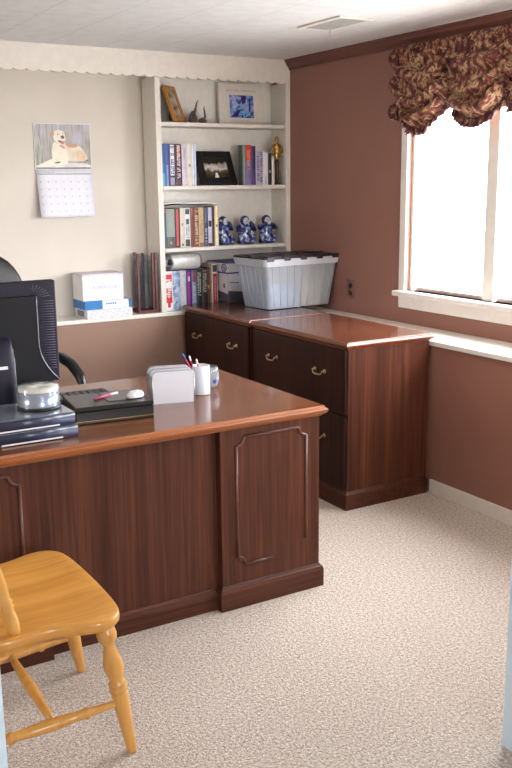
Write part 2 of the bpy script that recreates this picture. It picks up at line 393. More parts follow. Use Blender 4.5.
def bail_handle(parent, x, y, z, half=.042):
    """bail pull facing -x"""
    b = MB()
    for s in (-1, 1):
        b.lathe([(.0105, 0), (.0105, .002), (.008, .0035), (.0045, .006), (.004, .014), (.005, .018), (.001, .0205)], (x, y+s*half, z), 12, (-1, 0, 0))
    pts = []
    for k in range(13):
        a = -1+2*k/12
        pts.append((x-.016-.008*(1-a*a), y+a*(half+.005*(1-abs(a))), z-.017*(1-abs(a)**6)))
    b.tube(pts, [.0034+.0018*(1-abs(-1+2*k/12)) for k in range(13)], 8)
    b.smooth = True
    return W(b.build('handle', 'brass'), None) if False else b

def lateral_file(y0, y1, label, ztop=.8397):
    x0, x1 = -.82, -.275
    r = thing('file_cabinet', label, 'file cabinet', (-.55, (y0+y1)/2, 0), 0, None)
    b = MB(); slab(b, x0, x1, y0, y1, ztop-.036, ztop, 1.0); W(b.build('cabinet_top', ['cab_edge', 'cab_top']), r)
    b = MB(); b.box(x0+.02, x1-.02, y0+.016, y1-.016, .08, ztop-.036, .002); W(b.build('body', 'walnut'), r)
    b = MB(); plinth(b, x0+.004, x1-.018, y0+.002, y1-.002, .092, .013); W(b.build('plinth', 'walnut_hy'), r)
    for z0, z1, hz in ((.098, .470, .345), (.482, .798, .674)):
        b = MB(); b.box(x0+.004, x0+.0215, y0+.022, y1-.022, z0, z1, .003); d = W(b.build('drawer', 'drawer'), r)
        for s in (-1, 1):
            h = bail_handle(None, x0+.004, (y0+y1)/2+s*.222, hz).build('handle', 'brass', d)
    return r
lateral_file(-1.7704, -.8628, 'near walnut two-drawer file cabinet with a bare polished top, its end panel in view')
lateral_file(-.853, -.017, 'far walnut file cabinet in the corner carrying the clear plastic tote')

# ------------------------------------------------------------------ desk
dk = thing('desk', 'large walnut executive desk with a polished overhanging top and scooped panel mouldings', 'desk', (-2.19, -1.97, 0))
DX0, DX1, DY0, DY1, DZ = -2.985, -1.395, -2.432, -1.52, .75
b = MB(); slab(b, DX0, DX1, DY0, DY1, DZ-.040, DZ, 1.25); W(b.build('desktop', ['desk_edge', 'desk_top']), dk)
def panel_mould(x0, x1, z0, z1, y, full):
    """raised moulding with scooped corners (applied strip)"""
    b = MB(); r = .034
    def strip(pts, rad=.0068):
        b.tube([(p[0], y-.001, p[1]) for p in pts], rad, 8)
    def scoop(cx, cz, a0, a1):
        return [(cx+r*math.cos(math.radians(a0+(a1-a0)*k/8)), cz+r*math.sin(math.radians(a0+(a1-a0)*k/8))) for k in range(9)]
    strip([(x0+r, z1), (x1-r, z1)]); strip([(x0, z0+r), (x0, z1-r)])
    strip(scoop(x1, z1, 180, 270)); strip(scoop(x0, z0, 0, 90)); strip(scoop(x0, z1, 270, 360))
    if full: strip([(x0+r, z0), (x1-r, z0)]); strip([(x1, z0+r), (x1, z1-r)]); strip(scoop(x1, z0, 90, 180))
    else: strip([(x0+r, z0), (x0+.155, z0)]); strip([(x1, z0+.05), (x1, z1-r)])
    return b
for x0, x1, full in ((-1.852, -1.412, False), (-2.97, -2.533, True)):
    b = MB(); b.box(x0, x1, -2.395, -1.56, .08, DZ-.04, .002); pd = W(b.build('pedestal', 'walnut'), dk)
    b = MB(); plinth(b, x0-.014, x1+.014, -2.409, -1.548, .096, .014); b.build('plinth', 'walnut_h', pd)
    panel_mould(x0+.066, x1-.064, .168, .672, -2.395, full).build('panel_moulding', 'moulding', pd)
    for k, (z0, z1) in enumerate(((.10, .40), (.41, .55), (.56, .70))):
        b = MB(); b.box(x0+.015, x1-.015, -1.561, -1.545, z0, z1, .003)
        b.build('drawer', 'drawer', pd)
b = MB(); b.box(-2.533, -1.852, -2.362, -2.344, .05, DZ-.04); W(b.build('modesty_panel', 'walnut'), dk)
b = MB(); plinth(b, -2.52, -1.865, -2.376, -2.340, .084, .011); W(b.build('modesty_plinth', 'walnut_h'), dk)

# ------------------------------------------------------------------ oak chair
ch = thing('side_chair', 'honey oak side chair with a saddle seat and turned legs in front of the desk', 'chair', (-2.73, -2.81, 0))
yc = -2.805
def seat_outline():
    half = [(-2.507, 0), (-2.509, .10), (-2.513, .19), (-2.524, .245), (-2.548, .274), (-2.583, .287), (-2.625, .280), (-2.67, .262), (-2.72, .249), (-2.77, .251), (-2.83, .258), (-2.885, .248), (-2.925, .21), (-2.945, .13), (-2.952, 0)]
    return [(x, yc-w) for x, w in half] + [(x, yc+w) for x, w in reversed(half[1:-1])]
def smooth_loop(P, n=3):
    for _ in range(n):
        Q = []
        for i in range(len(P)):
            a, c = P[i], P[(i+1) % len(P)]
            Q += [(a[0]*.75+c[0]*.25, a[1]*.75+c[1]*.25), (a[0]*.25+c[0]*.75, a[1]*.25+c[1]*.75)]
        P = Q
    return P
ol = smooth_loop(seat_outline(), 2); sc = (-2.74, yc)
def scl(k, z, dip=0):
    out = []
    for x, y in ol:
        px, py = sc[0]+(x-sc[0])*k, sc[1]+(y-sc[1])*k
        out.append((px, py, z))
    return out
b = MB(); b.smooth = True
b.rings([scl(.93, .416), scl(.972, .419), scl(.994, .428), scl(1.0, .437), scl(.996, .446), scl(.985, .4505), scl(.96, .452), scl(.85, .4505), scl(.65, .445), scl(.4, .441), scl(.15, .440)])
W(b.build('seat', 'oak'), ch)
LEG = [(0, .0125), (.02, .0145), (.30, .0215), (.44, .0245), (.455, .0205), (.47, .0255), (.485, .026), (.50, .0215), (.515, .0255), (.53, .0255), (.545, .0195), (.58, .0225), (.64, .0285), (.68, .0275), (.74, .0215), (.79, .0165), (.815, .0165), (.83, .020), (.85, .0265), (.88, .0285), (.915, .0265), (.94, .020), (1, .017)]
legs = {}
for nm, top, foot in (('nf', (-2.560, -3.008, .42), (-2.50, -3.03, 0)), ('ff', (-2.560, -2.62, .42), (-2.466, -2.53, 0)), ('nr', (-2.86, -2.985, .42), (-2.985, -3.04, 0)), ('fr', (-2.86, -2.63, .42), (-2.985, -2.55, 0))):
    b = MB(); b.turned(foot, top, LEG if nm[1] == 'f' else [(t_, r_*.9) for t_, r_ in LEG], 20); W(b.build('leg', 'oak_turned'), ch); legs[nm] = (Vector(foot), Vector(top))
def on(nm, z): f, t_ = legs[nm]; return f+(t_-f)*(z/.42)
STR = [(0, .0095), (.06, .010), (.22, .0125), (.235, .017), (.255, .0175), (.27, .013), (.4, .0165), (.5, .0185), (.6, .0165), (.73, .013), (.745, .0175), (.765, .017), (.78, .0125), (.94, .010), (1, .0095)]
pa, pb = on('nf', .160), on('nr', .150); b = MB(); b.turned(pa, pb, STR); W(b.build('stretcher', 'oak_turned'), ch)
qa, qb = on('ff', .150), on('fr', .140); b = MB(); b.turned(qa, qb, STR); W(b.build('stretcher', 'oak_turned'), ch)
b = MB(); b.turned(pa.lerp(pb, .47), qa.lerp(qb, .47), [(0, .009), (.12, .012), (.3, .014), (.5, .018), (.7, .014), (.88, .012), (1, .009)]); W(b.build('stretcher', 'oak_turned'), ch)
POST = [(0, .0135), (.03, .0175), (.10, .0195), (.15, .0165), (.165, .0205), (.18, .0165), (.195, .0205), (.21, .0155), (.3, .0185), (.45, .016), (.8, .0145), (1, .012)]
for s in (-1, 1):
    b = MB(); b.turned((-2.808, yc+s*.223, .449), (-2.915, yc+s*.235, .93), POST); W(b.build('back_post', 'oak_turned'), ch)
for k in range(5):
    y = (-2+k)*.085
    b = MB(); b.turned((-2.86, yc+y*.8, .448), (-2.925, yc+y, .92), [(0, .009), (.3, .011), (.6, .009), (1, .007)]); W(b.build('spindle', 'oak_turned'), ch)
b = MB(); b.smooth = True
rs = []
for k in range(17):
    a = -1+2*k/16; x = -2.915-.035*(1-a*a); y = yc+a*.275; h = .055*(1-.35*a*a)
    rs.append([(x-.010, y, .95-h), (x+.010, y, .95-h), (x+.004, y, .95+h), (x-.012, y, .95+h)])
b.rings(rs); W(b.build('crest_rail', 'oak_turned'), ch)

# ------------------------------------------------------------------ office chair behind the desk
oc = thing('office_chair', 'black leather office chair behind the desk', 'chair', (-2.245, -1.02, 0), math.radians(8))
b = MB(); b.smooth = True
def back_fn(u, v):
    a = 2*PI*u; ph = PI*v
    x = .25*math.copysign(abs(math.cos(a))**.75, math.cos(a))*math.sin(ph)**.55
    z = .90-.37*math.cos(ph)
    y = .24+.045*math.sin(a)*math.sin(ph)**.4+.05*(z-.6)+.10*abs(x/.25)**2*-.6
    return (x, y, z)
b.grid(back_fn, 32, 20); bmesh.ops.remove_doubles(b.bm, verts=b.bm.verts, dist=1e-4); b.build('backrest', 'black_leather', oc)
b = MB(); b.box(-.25, .25, -.25, .24, .43, .53, .045, 4); b.build('seat', 'black_leather', oc)
b = MB(); b.smooth = True
b.box(-.05, .05, .22, .27, .47, .68, .012); b.build('back_bracket', 'black', oc)
for s in (-1, 1):
    b = MB()
    P = [(s*.20, .05, .45), (s*.27, .06, .47), (s*.285, .10, .60), (s*.285, .13, .715), (s*.285, .09, .765), (s*.285, -.02, .775), (s*.285, -.12, .755), (s*.285, -.20, .71), (s*.285, -.235, .65), (s*.285, -.20, .56), (s*.275, -.10, .48), (s*.20, -.06, .45)]
    b.tube(P, [.016, .016, .016, .018, .022, .026, .026, .024, .020, .016, .016, .016], 12); b.build('armrest', 'black', oc)
b = MB(); b.lathe([(.03, .10), (.03, .28), (.022, .28), (.022, .44)], seg=16); b.build('gas_lift', 'charcoal', oc)
for k in range(5):
    a = 2*PI*k/5+.3; c_, s_ = math.cos(a), math.sin(a)
    b = MB(); b.tube([(.02*c_, .02*s_, .115), (.16*c_, .16*s_, .10), (.29*c_, .29*s_, .075)], [.028, .023, .017], 8); lg = b.build('base_leg', 'black', oc)
    b = MB(); b.lathe([(.001, -.02), (.027, -.02), (.027, .02), (.001, .02)], (.29*c_, .29*s_, .0275), 14, (-s_, c_, 0)); b.build('caster', 'black', lg)

# ------------------------------------------------------------------ monitor (seen from its back)
mo = thing('computer_monitor', 'dark indigo flat computer monitor seen from behind at the left end of the desk', 'monitor', (-2.50, -1.97, .7505))
# local: x right, y away from the camera, z up from the desk
R0, T0, B0 = .206, .500, .127
b = MB(); b.box(-R0, R0, .0, .034, B0, T0, .007, 3); b.build('shell', 'navy_plastic', mo)
b = MB(); b.box(-R0+.017, R0-.017, .033, .036, B0+.03, T0-.017); b.build('screen', 'black', mo)
def bulge(y, k):
    P = []
    w = .128*k
    for i in range(13):
        u = i/12; z = B0+.006+(T0-.058-B0)*u
        flare = max(0, 1-u/.45)**2.0
        P.append((w+(R0-.012-w)*flare*(.93+.07*k), z))
    P = [(x, z) for x, z in P]
    return [(x, y, z) for x, z in P]+[(-x, y, z) for x, z in reversed(P)]
b = MB(); b.rings([bulge(.004, 1.03), bulge(-.012, 1.0), bulge(-.026, .97), bulge(-.030, .93)]); b.build('rear_cover', 'charcoal', mo)
M['rib'] = plain('grey_vent_rib', (66, 60, 80), .4)
for s in (-1, 1):
    b = MB()
    for k in range(27):
        z = B0+.05+(T0-.075-B0-.05)*k/26
        u = (z-B0)/(T0-.05-B0); xin = .134+(R0-.012-.128)*max(0, 1-u/.45)**2
        if xin < R0-.02: b.tube([(s*(xin+.004), -.0005, z), (s*(R0-.012), -.0005, z-.002)], .0013, 6)
    for k in range(7):
        a = math.radians(80-11*k); b.tube([(s*(.11+.02*math.cos(a)), -.0005, T0-.068+.02*math.sin(a)), (s*(.11+.075*math.cos(a)), -.0005, T0-.068+.055*math.sin(a))], .0013, 6)
    b.build('vent_ribs', 'rib', mo)
M['silver_trim'] = plain('silver_trim', (140, 138, 146), .3, .6)
for s in (-1, 1):
    b = MB()
    pts = [(s*abs(p[0])*1.0, -.0302, p[2]) for p in bulge(0, .955)[:13]]
    b.tube(pts, .0022, 6)
    b.build('cover_trim', 'silver_trim', mo)
b = MB(); b.smooth = True
rs = []
for z, y, w, d in ((.012, -.045, .045, .030), (.06, -.060, .040, .024), (.14, -.072, .037, .020), (.22, -.070, .036, .020), (.28, -.055, .037, .022), (.31, -.034, .038, .018)):
    rs.append([(-.022+w*math.copysign(abs(math.cos(q))**.6, math.cos(q)), y+d*math.copysign(abs(math.sin(q))**.6, math.sin(q)), z) for q in [2*PI*k/20 for k in range(20)]])
b.rings(rs); sn = b.build('stand_neck', 'navy_plastic', mo)
b = MB(); b.tube([(.017, -.066, .05), (.016, -.079, .14), (.015, -.078, .22), (.015, -.064, .27)], .0022, 6); b.build('neck_trim', 'silver_trim', sn)
b = MB(); b.lathe([(.118, 0), (.12, .006), (.114, .014), (.06, .022), (.001, .024)], (0, -.01, 0), 36, sx=1, sy=.75); b.build('stand_base', 'charcoal', mo)
b = MB(); b.box(-.05, -.014, -.0935, -.091, .205, .216); b.build('rating_label', 'paper', sn)

# ------------------------------------------------------------------ things on the desk
M['navy'] = plain('glossy_navy_vinyl', (46, 50, 76), .3, coat=.15)
M['navy_vinyl_sheen'] = plain('navy_vinyl_painted_sheen', (112, 116, 124), .16, coat=.5)  # navy vinyl; the window's grey reflection is painted into the base colour
def ring_binder(z, label, x0, x1, y0, y1, h):
    r = thing('ring_binder', label, 'binder', ((x0+x1)/2, (y0+y1)/2, z), 0, 'ring binders stacked on the desk')
    w, d = (x1-x0)/2, (y1-y0)/2
    b = MB(); b.box(-w, w, -d, d, 0, .0035, .0012); b.build('cover', 'navy', r)
    b = MB(); b.box(-w, w, -d, d, h-.0035, h, .0012); b.build('cover', 'navy_vinyl_sheen', r)
    b = MB(); b.smooth = True
    b.rings([[(-w, -d+.004, .0), (-w, -d-.002, h*.25), (-w, -d-.003, h*.5), (-w, -d-.002, h*.75), (-w, -d+.004, h), (-w, -d+.008, h), (-w, -d+.008, 0)], [(w, -d+.004, .0), (w, -d-.002, h*.25), (w, -d-.003, h*.5), (w, -d-.002, h*.75), (w, -d+.004, h), (w, -d+.008, h), (w, -d+.008, 0)]])
    b.build('spine', 'navy', r)
    b = MB(); b.box(-w+.01, w-.004, -d+.012, d-.006, .0036, h-.0055); b.build('page_block', 'paper', r)
    b = MB(); b.box(-w+.03, w-.055, -d-.0042, -d-.0030, .003, .008); b.build('label_strip', 'paper', r)
    return r
ring_binder(.7505, 'lower dark blue ring binder lying on the desk beneath another one', -2.655, -2.362, -2.325, -2.085, .042)
ring_binder(.793, 'upper dark blue ring binder, the one carrying the spindle of discs', -2.66, -2.368, -2.318, -2.082, .042)
sp = thing('disc_spindle', 'clear tub of blank discs with a cream top disc on the binders', 'disc spindle', (-2.45, -2.19, .8355)); sp.scale = (1.12, 1.12, 1.12)
b = MB(); b.lathe([(.066, 0), (.067, .004), (.066, .008), (.061, .009), (.001, .009)], seg=40); b.build('spindle_base', 'black', sp)
t = NT('silver_disc_edges'); t.set(Roughness=.25, Metallic=.7); vv = t.coords((1, 1, 900)); t.l(t.ramp(t.noise(vv, 1, 1), [(.3, (120, 132, 160)), (.7, (208, 214, 226))]), t.b.inputs['Base Color']); M['discs'] = t.m
b = MB(); b.lathe([(.060, .010), (.060, .055), (.008, .055), (.008, .010)], seg=40, cap=False); b.build('disc_stack', 'discs', sp)
M['cream_disc'] = plain('printable_cream_disc', (236, 224, 204), .4, var=.02)
b = MB(); b.lathe([(.0605, .0555), (.0605, .066), (.008, .066), (.008, .0555)], seg=40, cap=False); b.build('top_disc', 'cream_disc', sp)
b = MB(); b.lathe([(.0655, .009), (.0650, .066), (.063, .069), (.057, .0705), (.012, .0715), (.009, .076), (.001, .0765)], seg=40, cap=False); b.build('tub_cover', 'clear', sp)

bbox = thing('black_case', 'flat black leatherette case with a thin gold line on the desk', 'case', (-2.32, -2.194, .7505), math.radians(-7.0))
b = MB(); b.box(0, .287, 0, .215, 0, .046, .003); b.build('case_body', 'black_box', bbox)
b = MB(); b.box(-.001, .288, -.001, .216, .047, .064, .003); b.build('case_lid', 'black_box', bbox)
b = MB(); b.box(-.0012, .2882, -.0018, .0, .010, .012); b.box(.287, .2882, 0, .215, .010, .012); b.build('gold_line', 'gold', bbox)
b = MB(); b.box(.13, .262, .045, .19, .064, .0665, .001); M['slate'] = plain('satin_dark_panel', (40, 38, 40), .22); b.build('lid_panel', 'slate', bbox)
ms = thing('computer_mouse', 'small white oval mouse on top of the black case', 'mouse', (-2.073, -2.150, .8172), math.radians(20))
b = MB(); b.smooth = True; b.lathe([(.001, 0), (.95, 0), (1, .004), (.96, .012), (.8, .019), (.5, .023), (.001, .0245)], seg=28, sx=.038, sy=.026)
for v in b.bm.verts: pass
b.build('mouse_body', 'ceramic_white', ms)
b = MB(); b.tube([(-.030, -.012, .0135), (-.012, -.0135, .0225), (.006, -.0, .025)], .0012, 6); b.build('button_seam', 'steel', ms)
M['pink'] = plain('magenta_plastic', (188, 74, 116), .35); M['red'] = plain('red_lacquer', (186, 40, 36), .35); M['blue_ink'] = plain('blue_plastic', (52, 68, 150), .35)
pn = thing('pen', 'pink and white pen lying across the black case', 'pen', (-2.165, -2.085, .8192), math.radians(24))
b = MB(); b.tube([(-.058, 0, 0), (.025, 0, 0)], .0045, 10); b.build('pen_barrel', 'pink', pn)
b = MB(); b.tube([(.025, 0, 0), (.062, 0, 0), (.066, 0, 0)], [.0053, .0053, .003], 10); b.build('pen_cap', 'ceramic_white', pn)

kb = thing('keyboard', 'black computer keyboard behind the black case', 'keyboard', (-2.26, -1.80, .7505), math.radians(-3))
b = MB(); b.box(-.225, .225, -.075, .075, 0, .016, .005); b.build('keyboard_case', 'black', kb)
M['key'] = plain('dark_grey_keycaps', (62, 60, 64), .45)
for rr in range(5):
    for k in range(16):
        if rr == 0 and 4 <= k <= 9:
            if k == 4:
                b = MB(); b.box(-.215+k*.0269, -.215+k*.0269+.156, -.062, -.042, .016, .023, .002, 1); b.build('key', 'key', kb)
            continue
        b = MB(); b.box(-.215+k*.0269, -.215+k*.0269+.0222, -.062+rr*.0255, -.042+rr*.0255, .016, .0235, .002, 1); b.build('key', 'key', kb)

# mesh desk organiser
t = NT('silver_wire_mesh'); t.set(Roughness=.45, Metallic=.25); v = t.coords((320, 320, 320)); ck = t.n('ShaderNodeTexChecker'); ck.inputs['Scale'].default_value = 1.0
t.l(v, ck.inputs['Vector']); ck.inputs['Color1'].default_value = lin((216, 214, 220)); ck.inputs['Color2'].default_value = lin((188, 187, 194)); t.l(ck.outputs['Color'], t.b.inputs['Base Color']); t.bump(ck.outputs['Fac'], .25, .001)
M['mesh'] = t.m
og = thing('desk_organizer', 'silver wire mesh letter holder with rounded corners near the desk edge', 'letter holder', (-1.957, -2.050, .7505), math.radians(-14))
def rpanel(w, h, r):
    P = [(0, 0), (w, 0)]
    P += [(w-r+r*math.cos(a), h-r+r*math.sin(a)) for a in [PI/2*k/8 for k in range(9)]]
    P += [(r+r*math.cos(a), h-r+r*math.sin(a)) for a in [PI/2+PI/2*k/8 for k in range(9)]]
    return P
for yy, hh in ((0, .128), (.055, .128), (.108, .128)):
    P = rpanel(.166, hh, .020)
    b = MB(); b.prism([(p[0], p[1]) for p in P], 'y', yy, yy+.0022); pl = b.build('mesh_panel', 'mesh', og)
    b = MB(); b.tube([(p[0], yy+.001, p[1]) for p in P[2:]], .0026, 8); b.tube([(0, yy+.001, 0), (0, yy+.001, hh-.02)], .0026, 8); b.tube([(.166, yy+.001, 0), (.166, yy+.001, hh-.02)], .0026, 8)
    b.build('wire_rim', 'steel', pl)
b = MB(); b.box(.001, .165, .002, .108, .002, .005); b.build('mesh_floor', 'mesh', og)
b = MB(); b.box(0, .0022, .002, .108, .005, .105); b.build('mesh_side', 'mesh', og)
M['frost'] = m_glass('milky_white_plastic', (240, 238, 246), haze=.80)
cup = thing('pen_cup', 'milky white pen cup with pens beside the letter holder', 'pen cup', (-1.712, -1.985, .7505))
b = MB(); b.lathe([(.001, .001), (.034, .001), (.0355, .004), (.0360, .118), (.0345, .119), (.0335, .116), (.0325, .006), (.001, .006)], seg=32, cap=False); b.build('cup_wall', 'frost', cup)
for (dx, dy, lx, ly, L, m_, nm, lab) in ((.012, .0, -.075, .02, .185, 'pink', 'pen', 'pink and blue pen leaning furthest out of the pen cup'), (.004, .012, -.045, .01, .158, 'red', 'pencil', 'red pencil leaning out of the pen cup, just below the pink pen'), (.010, -.014, -.040, -.01, .150, 'red', 'pencil', 'short red pencil nearest the rim of the pen cup')):
    p = thing(nm, lab, nm, (-1.712+dx, -1.985+dy, .758), 0, 'pens and pencils in the pen cup')
    d = Vector((lx-dx*.6, ly, .16)).normalized()
    b = MB(); b.tube([(0, 0, 0), tuple(d*(L*.86))], .0036, 8); b.build('pen_barrel', m_, p)
    b = MB(); b.tube([tuple(d*(L*.86)), tuple(d*(L*.97)), tuple(d*L)], [.0041, .0041, .002], 8); b.build('pen_tip', 'blue_ink' if nm == 'pen' else 'ceramic_white', p)
gl = thing('glass_tumbler', 'round clear glass with a blue mark behind the pen cup', 'glass', (-1.628, -1.90, .7505))
b = MB(); b.lathe([(.001, .001), (.022, .001), (.033, .012), (.040, .035), (.041, .055), (.037, .078), (.033, .092), (.0315, .092), (.0355, .077), (.039, .055), (.038, .036), (.031, .015), (.001, .010)], seg=32, cap=False); b.build('glass_bowl', 'tumbler', gl)
b = MB(); b.ball((.004, -.0385, .034), .010, sy=.25, sz=1.1); b.build('blue_mark', 'blue_ink', gl)

# ------------------------------------------------------------------ storage tote on the far cabinet
tt_ = thing('storage_tote', 'clear plastic storage tote with a dark interlocking lid on the far cabinet', 'storage tote', (-.288, -.415, .8405), math.radians(4))
b = MB(); b.smooth = False
def rrect(w, d, r, z, n=5):
    P = []
    for cx, cy, a0 in ((w-r, d-r, 0), (-w+r, d-r, 90), (-w+r, -d+r, 180), (w-r, -d+r, 270)):
        P += [(cx+r*math.cos(math.radians(a0+90*k/n)), cy+r*math.sin(math.radians(a0+90*k/n)), z) for k in range(n+1)]
    return P
wb, db_, wt, dt = .238, .138, .281, .166
def lvl(k, e=0): return rrect(wb+(wt-wb)*k+e, db_+(dt-db_)*k+e, .03, .004+.30*k)
b.rings([lvl(0, -.02)[:], lvl(0), lvl(.3), lvl(.6), lvl(.86)], True, False)
b.build('tub', 'tote', tt_)
b = MB(); b.rings([lvl(.86), lvl(.86, .010), lvl(.99, .012), lvl(1.0, .009), lvl(1.0, 0)], False, False); b.build('tub_rim', plain('milky_rim_plastic', (186, 188, 194), .3, var=.02), tt_)
b = MB()
for s in (-1, 1):
    for k in range(9):
        x = -.20+.05*k
        b.tube([(x*wb/.24, s*(db_+.001), .012), (x*wt/.24*.97, s*(db_+(dt-db_)*.86+.001), .255)], .0022, 6)
    for k in range(5):
        y = -.09+.045*k
        b.tube([(s*(wb+.001), y, .012), (s*(wb+(wt-wb)*.86+.001), y*1.1, .255)], .0022, 6)
b.build('moulded_rib', plain('milky_rib_plastic', (176, 180, 190), .3, var=.02), tt_)
M['lid'] = plain('dark_plum_plastic', (40, 28, 38), .4)
for s in (-1, 1):
    b = MB()
    # a flap: half of the lid, toothed along the middle and clipping over the rim in tabs
    y0, y1 = (.006, dt+.006) if s > 0 else (-dt-.006, -.006)
    n = 9; tp = []
    zt = .313
    b.box(-wt-.006, wt+.006, y0 if s > 0 else y0, y1, .306, zt, .003)
    for k in range(n):
        x0 = -wt+.004+k*(2*wt-.008)/n
        ye = dt+.012 if s > 0 else -dt-.012
        if k % 2 == 0: b.box(x0+.004, x0+(2*wt)/n-.008, min(ye, ye-s*.03), max(ye, ye-s*.03), .292, zt+.006, .003)
        yc_ = -s*.010
        if (k % 2 == 0) == (s > 0): b.box(x0, x0+(2*wt)/n-.004, min(s*.012, yc_*2.2), max(s*.012, yc_*2.2), zt-.003, zt+.010, .002)
    for k in range(4):
        x0 = -wt+.04+k*.135
        b.box(x0, x0+.09, min(s*.05, s*.16), max(s*.05, s*.16), zt-.002, zt+.007, .003)
    b.build('lid_flap', 'lid', tt_)
# vague contents seen through the cloudy wall
cont = thing('paper_bundle', 'pale bundle of papers seen through the cloudy wall of the tote', 'papers', (-.30, -.415, .8465), math.radians(3.5))
b = MB(); b.box(-.20, .02, -.12, .12, 0, .14, .004); b.build('paper_stack', plain('pale_blue_paper', (168, 182, 206), .6), cont)
b = MB(); b.box(.03, .19, -.12, .10, 0, .17, .004); b.build('card_folder', plain('buff_card', (206, 190, 168), .6), cont)

# ------------------------------------------------------------------ boxes on the ledge
M['blue_print'] = plain('blue_printed_card', (36, 118, 186), .4)
t = NT('grey_printed_card'); t.set(Roughness=.5); vv = t.coords((22, 22, 40), rot=(.3, .4, .5)); ck = t.n('ShaderNodeTexChecker'); ck.inputs['Scale'].default_value = 1.6; t.l(vv, ck.inputs['Vector'])
ck.inputs['Color1'].default_value = lin((232, 230, 232)); ck.inputs['Color2'].default_value = lin((208, 210, 216)); t.l(ck.outputs['Color'], t.b.inputs['Base Color']); M['checked'] = t.m
bx = thing('box', 'flat white printed box at the bottom of the stack on the white ledge', 'box', (-1.30, .075, .8005), math.radians(1), 'stacked boxes on the ledge')
b = MB(); b.box(-.160, .135, -.10, .10, 0, .052, .002); b.build('box_body', 'checked', bx)
b = MB(); b.box(-.1606, -.159, -.05, .06, .008, .044); b.build('printed_panel', plain('tan_blue_print', (120, 118, 140), .5), bx)
bx = thing('box', 'white box with a bright blue end in the middle of the ledge stack', 'box', (-1.305, .078, .8535), math.radians(0), 'stacked boxes on the ledge')
b = MB(); b.box(-.162, .132, -.10, .10, 0, .052, .002); b.build('box_body', 'card', bx)
b = MB(); b.box(-.1632, -.052, -.1012, .1012, .0015, .053, .001); b.build('blue_end', 'blue_print', bx)
b = MB(); b.box(.118, .1325, -.1010, .1010, .002, .0524, .001); b.build('blue_end', 'blue_print', bx)
b = MB()
for k in range(5): b.box(-.03+.014*k, -.03+.014*k+.010, -.1008, -.099, .028, .038)
b.build('printed_word', 'blue_print', bx)
bx = thing('box', 'plain white box on top of the stack on the white ledge', 'box', (-1.335, .085, .9065), math.radians(-1), 'stacked boxes on the ledge')
b = MB(); b.box(-.135, .125, -.09, .09, 0, .158, .0025); b.build('box_body', 'card', bx)
b = MB(); b.box(-.137, .127, -.092, .092, .148, .1605, .002); M['lilac'] = plain('pale_grey_lid_card', (208, 202, 208), .5); b.build('box_lid', 'lilac', bx)
b = MB()
for k in range(9): b.box(-.07+.017*k, -.07+.017*k+.012, -.0912, -.089, .070, .088)
b.build('printed_word', plain('pale_violet_print', (206, 194, 222), .5), bx)
b = MB()
for k in range(5):
    a = 2*PI*k/5; b.poly([(-.105, -.0908, .125), (-.105+.007*math.cos(a-.6), -.0908, .125+.007*math.sin(a-.6)), (-.105+.022*math.cos(a), -.0908, .125+.022*math.sin(a)), (-.105+.007*math.cos(a+.6), -.0908, .125+.007*math.sin(a+.6))])
b.build('star_sticker', plain('white_star', (246, 246, 248), .4), bx)

# ------------------------------------------------------------------ disc rack
rk = thing('disc_rack', 'tall disc rack with cherry posts and wire slots beside the bookcase', 'disc rack', (-1.032, .092, .8005), math.radians(-3))
b = MB(); b.box(-.069, .069, -.075, .075, 0, .018, .003); b.build('rack_base', 'cherry', rk)
for (x, y) in ((-.058, -.062), (-.030, .062), (.040, -.060), (.058, -.064)):
    b = MB(); b.box(x-.008, x+.008, y-.008, y+.008, .018, .372, .002); b.build('post', 'cherry', rk)
b = MB(); b.box(.016, .028, .052, .070, .018, .365, .002); b.build('post', 'cherry', rk)
M['wire'] = plain('dark_slate_wire', (112, 122, 128), .4, .3)
w0 = None
for cx in (-.029, .020):
    for k in range(28):
        z = .030+.0118*k
        if w0 is None:
            b = MB(); b.tube([(-.022, -.060, 0), (-.021, .055, 0), (.019, .055, 0), (.020, -.060, 0)], .0021, 6); w0 = b.build('wire_slot', 'wire', rk); o = w0
        else:
            o = w0.copy(); COL.objects.link(o); o.parent = rk
        o.location = (cx, 0, z)

